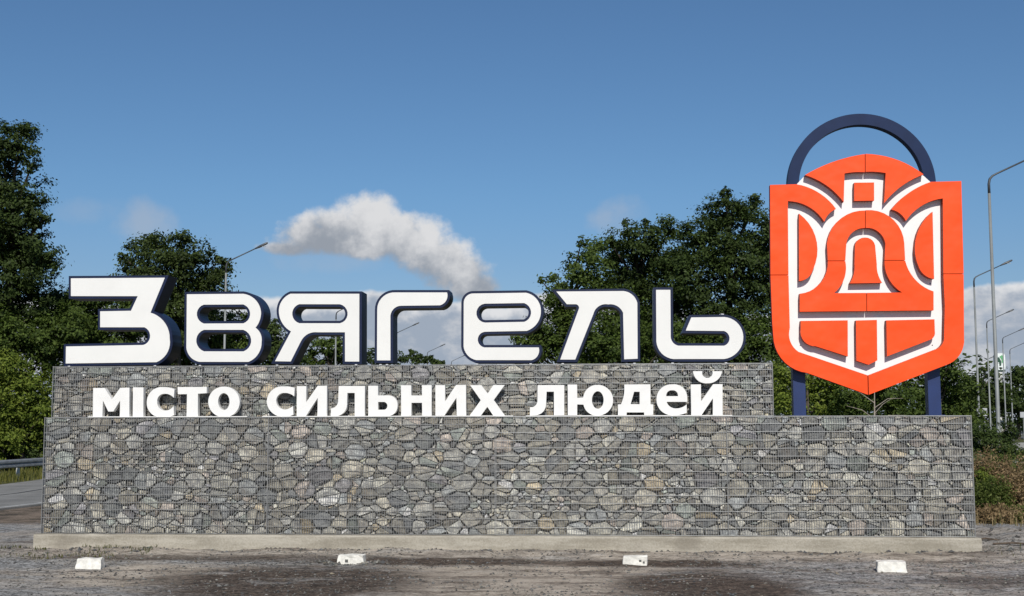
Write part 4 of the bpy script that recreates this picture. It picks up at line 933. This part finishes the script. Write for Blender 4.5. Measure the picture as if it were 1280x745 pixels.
slab('backing_board', [em('back')], .08, .16, M_BOARD, root)
NAMES = {'border': 'border_panel', 'cap': 'cap_panel', 'square': 'square_panel', 'arch': 'bell_arch_panel', 'base': 'bell_base_panel', 'clapper': 'clapper_panel', 'side': 'side_panel', 'foot': 'foot_panel'}
for k in EMBLEM:
    if k != 'back':
        o = slab(NAMES[k.split()[0]], [em(k)], -.05, .081, M_ORANGE, root)
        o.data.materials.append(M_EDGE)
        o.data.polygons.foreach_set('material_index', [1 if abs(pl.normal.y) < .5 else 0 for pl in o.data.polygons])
cx, cz, Ro, Ri = 4.452 - EX, 5.962 - EZ, 1.213, 1.027
N = 72
outer = [(cx + Ro * math.cos(PI * (i / N) * 1.14 - .07 * PI), cz + Ro * math.sin(PI * (i / N) * 1.14 - .07 * PI)) for i in range(N + 1)]
inner = [(cx + Ri * math.cos(PI * (i / N) * 1.14 - .07 * PI), cz + Ri * math.sin(PI * (i / N) * 1.14 - .07 * PI)) for i in range(N + 1)]
rv, rf = [], []
for (a, b), (c, d) in zip(outer, inner):
    rv += [(a, .163, b), (c, .163, d), (c, .34, d), (a, .34, b)]
for i in range(N):
    for k in range(4):
        a, b = 4 * i + k, 4 * i + (k + 1) % 4
        rf.append((a, b, b + 4, a + 4))
rf += [(3, 2, 1, 0), (4 * N, 4 * N + 1, 4 * N + 2, 4 * N + 3)]
fix_normals(link_mesh('ring', rv, rf, M_RING, root))
for a, b in ((3.25, 3.45), (5.42, 5.62)):
    p = MB()
    p.box(a - EX, b - EX, .165, .36, 0.0, 3.2)
    p.box(a - EX - .06, b - EX + .06, .16, .45, 0.0, .012)
    p.build('post', M_POST, root)
s = MB()
for fx, fz in ((985.7, 279), ):
    pass
for (sx, sz) in ((-1.07, 3.52), (1.07, 3.55), (-1.07, 2.4), (-1.06, 1.15), (1.06, 1.14), (1.06, 2.15)):
    s.tube([(sx, .0785, sz), (sx, .082, sz)], .011, 8)
s.build('screw_heads', plain('dark_screw', (.12, .12, .12), .4, .6), root, False, 'stuff')

# ------------------------------------------------------------------ kerb stones on the lot
M_BLOCK = plain('whitewashed_stone', (0.66, 0.64, 0.58), 0.85, 0, 0.16, 14.0, 0.7)
M_DARKSPOT = plain('dark_mark', (0.12, 0.12, 0.11), 0.9, 0, 0.3, 40.0)


def block(x, y, w, h, d, rz, lean, label, seed, marks=()):
    r = random.Random(seed)
    bm = bmesh.new()
    bmesh.ops.create_cube(bm, size=1)
    bmesh.ops.subdivide_edges(bm, edges=bm.edges, cuts=3, use_grid_fill=True)
    for v in bm.verts:
        t = v.co.z + .5
        v.co.x *= w * (1 - .06 * t)
        v.co.y = v.co.y * d * (1 - .25 * t) + lean * t
        v.co.z = t * (h + .05) - .05
        q = v.co.copy()
        v.co += Vector((noise.noise(q * 9 + Vector((seed, 0, 0))), noise.noise(q * 9 + Vector((0, seed, 0))), noise.noise(q * 9 + Vector((0, 0, seed))))) * .022
    bmesh.ops.bevel(bm, geom=[e for e in bm.edges if e.calc_face_angle(0) > 1.0], offset=.008, segments=1, affect='EDGES')
    bmesh.ops.recalc_face_normals(bm, faces=bm.faces)
    me = bpy.data.meshes.new('kerb_block')
    bm.to_mesh(me)
    bm.free()
    o = tag(link_me('kerb_block', me, M_BLOCK), label, 'block', 'white kerb blocks on the gravel lot')
    o.location = (x, y, ground_z(x, y))
    o.rotation_euler = (0, 0, rz)
    for k, (mx, mz, ms) in enumerate(marks):
        b = MB()
        yy = -d / 2 * (1 - .25 * mz / h) + lean * mz / h - .006
        b.box(mx - ms, mx + ms, yy, yy + .03, mz - ms * .8, mz + ms * .8)
        b.build('cavity', M_DARKSPOT, o)


block(-7.2, -2.5, .37, .13, .24, .10, .06, 'leftmost white kerb block with a sloping face, near the left corner of the wall', 1)
block(-3.6, -1.6, .40, .135, .20, -.03, .0, 'white kerb block in a patch of pale rubble below the small word СИЛЬНИХ', 2, [(-.06, .05, .022)])
block(.57, -1.62, .36, .115, .20, -.05, .0, 'flattest white kerb block with two dark holes, below the small word ЛЮДЕЙ', 3, [(.07, .055, .017), (.12, .035, .014)])
block(4.06, -2.3, .40, .135, .26, -.12, .02, 'rightmost white kerb block below the orange emblem', 4)

# ------------------------------------------------------------------ guard rail
M_GALV = plain('galvanised_steel', (0.34, 0.35, 0.355), 0.45, 0.5, 0.2, 5.0)
M_RPOST = plain('rail_post_steel', (0.46, 0.46, 0.44), 0.6, 0.3, 0.15, 6.0)
GL = [(-22.9, 4.0), (-21.6, 14.0), (-20.95, 22.8), (-20.75, 26.5), (-20.85, 28.5), (-21.5, 32.0), (-23.0, 45.0)]
root = thing('guard_rail', 'grey steel guard rail along the far side of the road at left', 'guard rail', (0, 0, 0))
beam_prof = [(.0, .40), (.06, .44), (.06, .50), (.0, .55), (.06, .60), (.06, .66), (.0, .71), (-.012, .71), (.045, .655), (.045, .605), (-.015, .55), (.045, .495), (.045, .445), (-.012, .40)]
bv, bf = [], []
for i, p in enumerate(GL):
    a, b = Vector(GL[max(i - 1, 0)]), Vector(GL[min(i + 1, len(GL) - 1)])
    t = (b - a).normalized()
    nrm = Vector((t.y, -t.x))
    for d, z in beam_prof:
        bv.append((p[0] + nrm.x * d, p[1] + nrm.y * d, z))
m_ = len(beam_prof)
for i in range(len(GL) - 1):
    for k in range(m_):
        a, b = i * m_ + k, i * m_ + (k + 1) % m_
        bf.append((a, b, b + m_, a + m_))
fix_normals(link_mesh('beam', bv, bf, M_GALV, root))
dist, pts = 0.0, []
yy = 8.2
while yy < 34:
    pts.append((poly_x(GL, yy), yy))
    yy += 2.0
for x, y in pts:
    b = MB()
    b.box(x - .13, x - .03, y - .05, y + .05, -.3, .66)
    b.build('post', M_RPOST, root)
b = MB()
b.box(-20.98, -20.86, 22.3, 22.36, .5, .6)
b.build('reflector', plain('reflector_white', (.75, .75, .72), .3), root)

# ------------------------------------------------------------------ street lamps
M_POLE = plain('lamp_pole_steel', (0.20, 0.212, 0.208), 0.6, 0.1, 0.18, 1.2)
M_ARM = plain('lamp_arm_steel', (0.06, 0.064, 0.068), 0.5, 0.3, 0.15, 3.0)
M_HEAD = plain('lamp_head_grey', (0.07, 0.073, 0.077), 0.4, 0.2, 0.1, 3.0)
M_LENS = plain('lamp_lens', (0.5, 0.5, 0.48), 0.2, 0, 0.05)
H = 9.0


def lamp_proto(label, arm, group):
    r = thing('street_lamp', label, 'street lamp', (0, 0, 0), group)
    p = MB()
    p.tube([(0, 0, 0), (0, 0, 1.2), (0, 0, 1.22), (0, 0, H - .4)], [.072, .066, .06, .042], 10)
    p.build('pole', M_POLE, r, True)
    p = MB()
    p.box(-.16, .16, -.16, .16, 0, .03)
    p.build('base_plate', M_POLE, r)
    p = MB()
    q = [(0, 0, H - .42), (0, 0, H - .12), (.03, 0, H + .02), (.11, 0, H + .11), (.24, 0, H + .18), (arm, 0, H + .18 + (arm - .24) * .46)]
    p.tube(q, [.040, .038, .035, .031, .028, .024], 8)
    p.build('arm', M_ARM, r, True)
    e = Vector(q[-1])
    d = Vector((1, 0, .46)).normalized()
    hd = MB()
    hd.tube([e - d * .08, e + d * .04, e + d * .2, e + d * .5, e + d * .56], [.026, .042, .058, .05, .022], 8)
    h = hd.build('lamp_head', M_HEAD, r, True)
    ln = MB()
    c = e + d * .32
    ln.box(c.x - .13, c.x + .13, -.035, .035, c.z - .066, c.z - .052)
    ln.build('lens', M_LENS, h)
    return r


def copy_tree(o, parent=None):
    c = o.copy()
    COL.objects.link(c)
    c.parent = parent
    for ch in list(o.children):
        copy_tree(ch, c)
    return c


LAMPS = [('nearest and tallest street lamp right of the orange emblem, arm leaving the picture', 11.46, 16.33, 0, 1.0),
         ('second nearest street lamp, directly beside the right edge of the orange emblem', 18.34, 40.96, 0, .98),
         ('street lamp just left of the nearest pole, its arm crossing behind it', 27.15, 67.74, -3, .97),
         ('street lamp right of the green and white pole sign', 33.5, 84.29, 0, .96),
         ('rightmost thin street lamp near the picture edge', 39.77, 101.83, 0, .96),
         ('shortest looking distant street lamp between the two left poles right of the emblem', 44.09, 126.31, 0, .93)]
proto = None
for i, (lab, x, y, rz, k) in enumerate(LAMPS):
    r = lamp_proto(lab, 1.35, 'street lamps along the right road') if proto is None else copy_tree(proto)
    proto = proto or r
    r['label'] = lab
    r.location = (x, y, 0)
    r.rotation_euler = (0, 0, math.radians(rz))
    r.scale = (1, 1, k)
LAMPS2 = [('tall street lamp whose arm shows above the big letters З and В', -16.26, 33.62, 1.0),
          ('street lamp seen through the opening of the big letter Я', -16.4, 57.8, .985),
          ('street lamp mostly hidden behind the stem of the big letter Г', -15.79, 77.97, .99),
          ('distant street lamp between the big letters Г and Е', -17.08, 106.09, .99),
          ('farthest street lamp, just left of the big letter Е', -16.82, 125.24, .985)]
for lab, x, y, k in LAMPS2:
    r = copy_tree(proto)
    r['label'] = lab
    r['group'] = 'street lamps along the left road'
    r.location = (x, y, 0)
    r.rotation_euler = (0, 0, 0)
    r.scale = (1, 1, k)

# ------------------------------------------------------------------ far signs
M_SIGN = plain('sign_back_grey', (0.38, 0.39, 0.40), 0.5, 0.1, 0.06, 3.0)
M_SPOST = plain('sign_post_grey', (0.25, 0.26, 0.26), 0.5, 0.3, 0.1, 3.0)


def road_sign(label, x, y, z0, z1, w, n=1):
    r = thing('road_sign', label, 'sign', (x, y, 0), 'pale sign boards by the right road')
    b = MB()
    b.tube([(0, .05, 0), (0, .05, z1 - .05)], .035, 8)
    b.build('post', M_SPOST, r)
    for k in range(n):
        off = (k - (n - 1) / 2) * (w + .04)
        p = MB()
        p.box(off - w / 2, off + w / 2, -.012, .012, z0, z1)
        p.build('panel', M_SIGN, r)


road_sign('narrow pale sign board beside the second lamp pole', 23.12, 57.0, 2.28, 2.72, .16)
road_sign('square pale sign board just right of the narrow one', 23.50, 57.0, 2.26, 2.73, .30)
road_sign('double pale sign board low between the thin right lamp poles', 36.6, 93.2, 2.30, 2.65, .21, 2)
road_sign('pale sign board cut by the right picture edge', 32.75, 77.8, 2.17, 2.60, .50)

root = thing('pole_sign', 'tall pole sign with a white board and green leaf mark behind the nearest lamp', 'pole sign', (48.85, 133.6, 0))
b = MB()
b.box(-.24, .24, -.2, .2, 0, 8.0)
b.build('mast', plain('mast_white', (.6, .6, .58), .5), root)
w_ = 1.05
rr = [(-w_ + .35 * (1 - math.cos(a)) if False else 0, 0) for a in (0,)]


def round_rect(w, h, r, cz, n=6):
    out = []
    for sx, sz, a0 in ((1, 1, 0), (-1, 1, 90), (-1, -1, 180), (1, -1, 270)):
        for k in range(n + 1):
            a = math.radians(a0 + 90 * k / n)
            out.append((sx * (w - r) + r * math.cos(a), cz + sz * (h - r) + r * math.sin(a)))
    return out


brd = slab('board', [round_rect(.62, 1.0, .3, 8.95)], -.25, .25, plain('board_white', (.72, .76, .74), .4), root)
slab('green_mark', [[(-.05, 9.55), (.28, 9.75), (.42, 9.4), (.40, 8.9), (.22, 8.7), (.18, 9.2)]], -.275, -.251, plain('mark_green', (.12, .36, .16), .4), brd)
slab('dark_mark', [[(-.42, 9.35), (-.1, 9.5), (.16, 8.95), (.12, 8.45), (-.08, 8.4), (-.12, 8.9), (-.45, 8.75), (-.5, 8.95), (-.3, 9.1)]], -.275, -.251, plain('mark_dark', (.02, .07, .04), .4), brd)
b = MB()
b.box(-.5, .6, -.27, .27, 7.75, 7.95)
b.build('foot_band', plain('band_dark', (.03, .06, .045), .5), root)

# low concrete barrier near the right picture edge
b = MB()
b.box(-.9, .9, -.15, .15, 0, .28)
b.box(-.86, .86, -.1, .1, .281, .95)
o = tag(b.build('concrete_barrier', plain('barrier_grey', (.22, .22, .215), .85, 0, .15, 8.0)), 'short pale grey concrete barrier at the right picture edge behind the bushes', 'barrier')
o.location = (20.85, 41.5, 0)

# ------------------------------------------------------------------ vegetation


def leaf_mat(name, lo, hi, trans=0.22):
    m = bpy.data.materials.new(name)
    m.use_nodes = True
    nt = m.node_tree
    X.nt = nt
    b = nt.nodes['Principled BSDF']
    b.inputs['Roughness'].default_value = 0.55
    b.inputs['Specular IOR Level'].default_value = 0.12
    g = nt.nodes.new('ShaderNodeNewGeometry')
    f = X(g.outputs['Random Per Island']) * 0.55 + fbm(g.outputs['Position'], 0.55, 3.0, 0.6) * 0.6
    c = mixc(smooth(f, 0.2, 0.95), lo, hi)
    link(c, b.inputs['Base Color'])
    t = nt.nodes.new('ShaderNodeBsdfTranslucent')
    link(mixc(1.0, c, (1.1, 1.4, 0.55), 'MULTIPLY'), t.inputs['Color'])
    mx = nt.nodes.new('ShaderNodeMixShader')
    mx.inputs[0].default_value = trans
    link(b.outputs[0], mx.inputs[1])
    link(t.outputs[0], mx.inputs[2])
    link(mx.outputs[0], nt.nodes['Material Output'].inputs[0])
    return m


LEAF = {'dark': leaf_mat('leaf_dark', (0.017, 0.028, 0.008), (0.058, 0.086, 0.022)),
        'oak': leaf_mat('leaf_oak', (0.020, 0.031, 0.009), (0.064, 0.091, 0.024)),
        'mid': leaf_mat('leaf_mid', (0.025, 0.043, 0.009), (0.088, 0.125, 0.026)),
        'yellow': leaf_mat('leaf_yellow', (0.055, 0.085, 0.012), (0.17, 0.21, 0.035))}
M_BARK = plain('bark', (0.075, 0.06, 0.045), 0.9, 0, 0.35, 8.0, 0.6)


def leaf_mesh(name, c, nrm, size, rng, mat, aspect=0.55):
    """Rhombic leaves: centres c, preferred normals nrm."""
    n = len(c)
    d = nrm + rng.normal(0, 0.55, (n, 3))
    d /= np.linalg.norm(d, axis=1, keepdims=True) + 1e-9
    a = rng.normal(0, 1, (n, 3))
    a -= d * np.sum(a * d, axis=1, keepdims=True)
    a /= np.linalg.norm(a, axis=1, keepdims=True) + 1e-9
    b = np.cross(d, a)
    s = (size * rng.uniform(.6, 1.35, (n, 1)))
    a, b = a * s * .5, b * s * .5 * aspect
    v = np.stack([c - a, c - a * .1 + b, c + a - d * s * .12, c - a * .1 - b], axis=1).reshape(-1, 3).astype(np.float32)
    me = bpy.data.meshes.new(name)
    me.vertices.add(4 * n)
    me.vertices.foreach_set('co', v.ravel())
    me.loops.add(4 * n)
    me.loops.foreach_set('vertex_index', np.arange(4 * n, dtype=np.int32))
    me.polygons.add(n)
    me.polygons.foreach_set('loop_start', np.arange(0, 4 * n, 4, dtype=np.int32))
    me.polygons.foreach_set('loop_total', np.full(n, 4, dtype=np.int32))
    me.update(calc_edges=True)
    me.materials.append(mat)
    return me


def foliage_points(blobs, leaf, rng, cover=7.5, cl=7.5, inner=0.42):
    """Leaf centres grouped into twig clusters on and inside each lobe of a crown."""
    C_, N_ = [], []
    for (x, y, z, r) in blobs:
        o = np.array((x, y, z))
        cr = min(leaf * cl * .36, r * .55)
        k = max(10, int(4.4 * (r / cr) ** 2))
        d = rng.normal(0, 1, (k, 3))
        d[:, 2] += 0.15
        d /= np.linalg.norm(d, axis=1, keepdims=True)
        rad = np.where(rng.random(k) < inner, rng.uniform(.2, .7, k), rng.uniform(.72, 1.12, k)) * r
        cc = o + d * rad[:, None]
        per = max(10, int(cover * 2.2 * (r / leaf) ** 2 * 3.3 / k))
        jit = rng.normal(0, 1, (k, per, 3)) * (cr * rng.uniform(.30, .66, (k, 1, 1)))
        jit[:, :, 2] *= .6
        p = (cc[:, None, :] + jit).reshape(-1, 3)
        dn = (p - o) / r
        C_.append(p)
        N_.append(dn * .8 + np.array((0, -.15, .55)))
    C_, N_ = np.concatenate(C_), np.concatenate(N_)
    keep = C_[:, 2] > 0.03
    return C_[keep], N_[keep]


for i, (name, label, cat, mat, base, leaf, blobs, group) in enumerate(TREES):
    rng = np.random.default_rng(100 + i)
    r_ = random.Random(50 + i)
    root = thing(name, label, cat, (base[0], base[1], 0), group)
    off = np.array((base[0], base[1], 0))
    c, nn = foliage_points(blobs, leaf, rng)
    me = leaf_mesh('crown', (c - off).astype(np.float64), nn, leaf, rng, LEAF[mat])
    link_me('crown', me, None, root)
    t = MB()
    cz = sorted(b[2] for b in blobs)
    topz = max(b[2] for b in blobs)
    crotch = max(.3, min(cz) * .7)
    rad = max(.03, topz * .024)
    mxx = sum(b[0] for b in blobs) / len(blobs) - base[0]
    mxx = max(-1.2, min(1.2, mxx * .3))
    t.tube([(0, 0, -.1), (mxx * .3, 0, crotch * .6), (mxx, .05, crotch), (mxx * 1.2, .1, topz * .8)], [rad * 1.3, rad, rad * .85, rad * .25], 7)
    for (x, y, z, r) in blobs:
        zs = min(z * .8, max(crotch * .8, z - r * 1.4))
        s_ = Vector((mxx * zs / max(crotch, .01) * .8 if zs < crotch else mxx, .05, min(zs, topz * .75)))
        e_ = Vector((x - base[0], y - base[1], z))
        m1 = s_.lerp(e_, .5) + Vector((r_.uniform(-.2, .2), r_.uniform(-.2, .2), r_.uniform(0, .3))) * r
        t.tube([s_, m1, e_], [rad * .40, rad * .24, rad * .08], 5)
    t.build('trunk', M_BARK, root)

# bare sapling under the emblem
root = thing('bare_sapling', 'thin bare sapling behind the wall under the bottom point of the emblem', 'sapling', (6.52, 9.7, 0))
b = MB()
b.tube([(0, 0, 0), (.0, 0, 1.4), (.02, 0, 2.2), (.04, 0, 2.9)], [.03, .024, .018, .006], 6)
b.build('stem', plain('sapling_bark', (.30, .26, .21), .8, 0, .2, 20), root)
r_ = random.Random(5)
for k in range(7):
    z = 1.7 + .13 * k
    s_ = 1 if k % 3 else -1
    L = r_.uniform(.45, .8)
    t = MB()
    t.tube([(.015, 0, z), (s_ * L * .45, r_.uniform(-.1, .1), z + .22), (s_ * L, r_.uniform(-.2, .2), z + .2 + r_.uniform(0, .2))], [.011, .007, .003], 5)
    t.build('twig', bpy.data.materials['sapling_bark'], root)


# weeds right of the wall
def blades(n, xr, yr, hr, rng, lean=.35, wid=.02, dens=None):
    v, f = [], []
    for _ in range(n):
        x, y = rng.uniform(*xr), rng.uniform(*yr)
        if dens and not dens(x, y):
            continue
        h = rng.uniform(*hr)
        a = rng.uniform(0, 6.28)
        l_ = rng.uniform(.1, 1) * lean * h
        dx, dy = math.cos(a) * l_, math.sin(a) * l_
        px, py = -math.sin(a) * wid * .5, math.cos(a) * wid * .5
        g = ground_z(x, y) if abs(x) < 13 and y < 8 else 0.0
        k = len(v)
        v += [(x - px, y - py, g), (x + px, y + py, g), (x + dx * .4 + px * .8, y + dy * .4 + py * .8, g + h * .6), (x + dx * .4 - px * .8, y + dy * .4 - py * .8, g + h * .6), (x + dx, y + dy, g + h)]
        f += [(k, k + 1, k + 2, k + 3), (k + 3, k + 2, k + 4)]
    return v, f


def grass_mat(name, lo, hi):
    return leaf_mat(name, lo, hi, .25)


M_GRASS = grass_mat('grass_green', (0.045, 0.055, 0.016), (0.14, 0.135, 0.05))
M_DRY = grass_mat('dry_weed', (0.10, 0.065, 0.035), (0.36, 0.255, 0.14))
M_DRY2 = grass_mat('dry_grass', (0.13, 0.095, 0.05), (0.38, 0.29, 0.16))
M_WEED = grass_mat('weed_green', (0.040, 0.062, 0.012), (0.125, 0.15, 0.04))


def weed(label, x, y, w, h, n, mat, seed, name='dry_weed', cat='weeds', group='dry weeds beside the wall'):
    """One clump of upright stalks with ragged seed heads and leaves."""
    rng = np.random.default_rng(seed)
    r = random.Random(seed)
    root = thing(name, label, cat, (x, y, 0), group)
    st = MB()
    P, Nn = [], []
    for _ in range(n):
        a, q = r.uniform(0, 6.28), math.sqrt(r.random()) * w
        bx, by = q * math.cos(a), q * math.sin(a)
        hh = h * r.uniform(.55, 1.0) * (1 - .35 * (q / w) ** 2)
        tx, ty = bx * 1.25 + r.uniform(-.15, .15), by * 1.25 + r.uniform(-.15, .15)
        st.tube([(bx * .7, by * .7, 0), ((bx + tx) / 2, (by + ty) / 2, hh * .55), (tx, ty, hh)], [.007, .005, .002], 3, False)
        for t in np.linspace(.18, 1.02, 22):
            for _k in range(4):
                P.append((bx * .7 + (tx - bx * .7) * t + r.gauss(0, .05 + .05 * (1 - t)), by * .7 + (ty - by * .7) * t + r.gauss(0, .05 + .05 * (1 - t)), hh * t + r.gauss(0, .04)))
                Nn.append((r.gauss(0, .6), r.gauss(0, .6) - .3, .5))
    st.build('stalks', mat, root, False, 'stuff')
    me = leaf_mesh('leaves', np.array(P), np.array(Nn), .065, rng, mat, .4)
    link_me('leaves', me, None, root, False, 'stuff')


weed('reddish brown dry weeds behind the right end of the gabion wall', 8.5, 8.4, .5, 1.5, 110, M_DRY, 1)
weed('tall tan dry weeds in the middle of the weedy strip right of the wall', 9.2, 8.5, .55, 1.35, 130, M_DRY, 2)
weed('pale straw coloured weeds at the right picture edge', 9.4, 7.5, .45, 1.15, 110, M_DRY2, 3)
weed('brown weeds in front of the pale straw weeds at the right edge', 9.25, 6.8, .4, .9, 90, M_DRY, 4)
weed('low brown dry weeds at the foot of the wall end', 7.95, 5.6, .4, .42, 60, M_DRY, 6)
weed('tan dry weeds leaning over the green weeds right of the wall', 8.85, 7.3, .38, 1.1, 80, M_DRY, 9)
weed('russet low weeds in front at the right picture edge', 9.1, 6.0, .45, .55, 90, M_DRY, 10)
weed('yellowish green weeds at the foot of the russet low weeds', 8.6, 5.7, .42, .36, 60, M_WEED, 12, 'green_weed', 'weeds', None)
weed('green leafy weeds touching the right end of the gabion wall', 8.2, 6.9, .36, 1.0, 80, M_WEED, 5, 'green_weed', 'weeds', None)
weed('dark green weeds beside the nearest lamp post foot', 9.9, 11.4, .8, 1.5, 110, M_WEED, 8, 'green_weed', 'weeds', None)

rr_ = random.Random(3)
v, f = blades(1700, (7.4, 13.5), (4.4, 9.5), (.08, .30), rr_, .6, .016, lambda x, y: y > 5.0 + .5 * math.sin(x * 3) and noise.noise((x * 1.1, y * 1.1, 3)) > -.1 - .1 * (9.2 - x))
link_mesh('verge_grass', v, f, M_GRASS, None, False, 'stuff')
v, f = blades(2200, (7.2, 13.0), (4.4, 9.0), (.06, .34), rr_, .8, .014, lambda x, y: y > 4.4 + .5 * math.sin(x * 2.3))
link_mesh('dry_grass', v, f, M_DRY2, None, False, 'stuff')
v, f = blades(6000, (-25.5, -19.6), (8, 32), (.08, .30), rr_, .5, .028, lambda x, y: x < poly_x(FAR, y) - .12 and (x > poly_x(GL, y) - 2.6))
link_mesh('roadside_grass', v, f, grass_mat('verge_yellow_green', (0.06, 0.07, 0.014), (0.17, 0.16, 0.045)), None, False, 'stuff')
v, f = blades(900, (-10.6, -7.0), (-1.3, -.15), (.02, .075), rr_, .9, .012, lambda x, y: noise.noise((x * 1.6, y * 2.2, 1)) > -.05)
v2, f2 = blades(160, (5.6, 9.0), (-.9, 1.0), (.02, .10), rr_, .9, .012, lambda x, y: noise.noise((x * 1.6, y * 2.2, 1)) > .05)
n = len(v)
link_mesh('sparse_weeds', v + v2, f + [tuple(i + n for i in q) for q in f2], M_GRASS, None, False, 'stuff')

# far wood on the horizon
rng = np.random.default_rng(9)
bl = []
for k in range(150):
    a = math.radians(-75 + 150 * k / 149)
    d = 175 + 25 * math.sin(k * 1.7)
    bl.append((d * math.sin(a), -20 + d * math.cos(a), rng.uniform(2.0, 4.0), rng.uniform(4.0, 5.5)))
c, nn = foliage_points(bl, .95, rng, 2.2)
link_me('distant_wood', leaf_mesh('distant_wood', c, nn, .95, rng, LEAF['dark']), None, None, False, 'stuff')


# ------------------------------------------------------------------ loose stones and sticks
def pebbles(n, gen, rng, mat, name):
    base = np.array([(1, 0, 0), (-1, 0, 0), (0, 1, 0), (0, -1, 0), (0, 0, 1), (0, 0, -1)], float)
    tri = np.array([(0, 2, 4), (2, 1, 4), (1, 3, 4), (3, 0, 4), (2, 0, 5), (1, 2, 5), (3, 1, 5), (0, 3, 5)])
    V, Fc, Cc = [], [], []
    k = 0
    for _ in range(n):
        x, y, s = gen()
        z = ground_z(x, y)
        q = base * (s * rng.uniform(.6, 1.3, (6, 3))) * np.array((1.1, .9, .6))
        q += rng.normal(0, s * .12, (6, 3))
        a = rng.uniform(0, 6.28)
        ca, sa = math.cos(a), math.sin(a)
        q = np.stack([q[:, 0] * ca - q[:, 1] * sa, q[:, 0] * sa + q[:, 1] * ca, q[:, 2]], 1) + np.array((x, y, z + s * .12))
        V.append(q)
        Fc.append(tri + k)
        k += 6
        cc = np.array(TPOOL[rng.integers(len(TPOOL))]) * rng.uniform(.28, .85)
        Cc += [tuple(cc)] * 8
    V = np.concatenate(V)
    Fc = np.concatenate(Fc)
    o = link_mesh(name, V.tolist(), [tuple(t) for t in Fc.tolist()], mat, None, False, 'stuff')
    set_tint(o.data, Cc)


rng = np.random.default_rng(21)


def g1():
    while True:
        x, y = rng.uniform(-10.5, 9.5), -6.2 + 6.1 * rng.random() ** .9
        d = noise.noise((x * .7, y * 1.1, 4.0)) + .5 * noise.noise((x * 2.1, y * 2.7, 6.0))
        if d > rng.uniform(-.5, .5):
            return x, y, .006 + .022 * rng.random() ** 3.5


pebbles(16000, g1, rng, M_STONE, 'gravel')


def g2():
    m = rng.random()
    if m < .55:
        x, y = rng.uniform(6.0, 9.6), rng.uniform(-2.6, 3.2)
    elif m < .75:
        x, y = rng.normal(-3.6, .32), rng.normal(-1.62, .13)
    elif m < .9:
        x, y = rng.uniform(-9.6, 6.2), -.16 - abs(rng.normal(0, .16))
    else:
        x, y = rng.uniform(-9.8, -6.8), rng.uniform(-1.3, -.3)
    return x, y, .012 + .038 * rng.random() ** 3


pebbles(1500, g2, rng, M_STONE, 'rubble')

M_STICK = plain('dead_wood', (.10, .075, .055), .9, 0, .3, 14)
for lab, x, y, rz, L in (('longer dark stick lying on the rubble right of the plinth', 6.85, 1.0, -.35, .75),
                         ('shorter dark stick lying nearest the plinth on the rubble', 6.6, 1.7, -.5, .5)):
    b = MB()
    b.tube([(-L / 2, 0, .02), (-L * .1, .03, .045), (L * .2, -.01, .04), (L / 2, .04, .02)], [.014, .017, .013, .006], 6)
    o = tag(b.build('stick', M_STICK), lab, 'stick', 'sticks on the rubble')
    o.location = (x, y, ground_z(x, y))
    o.rotation_euler = (0, 0, rz)
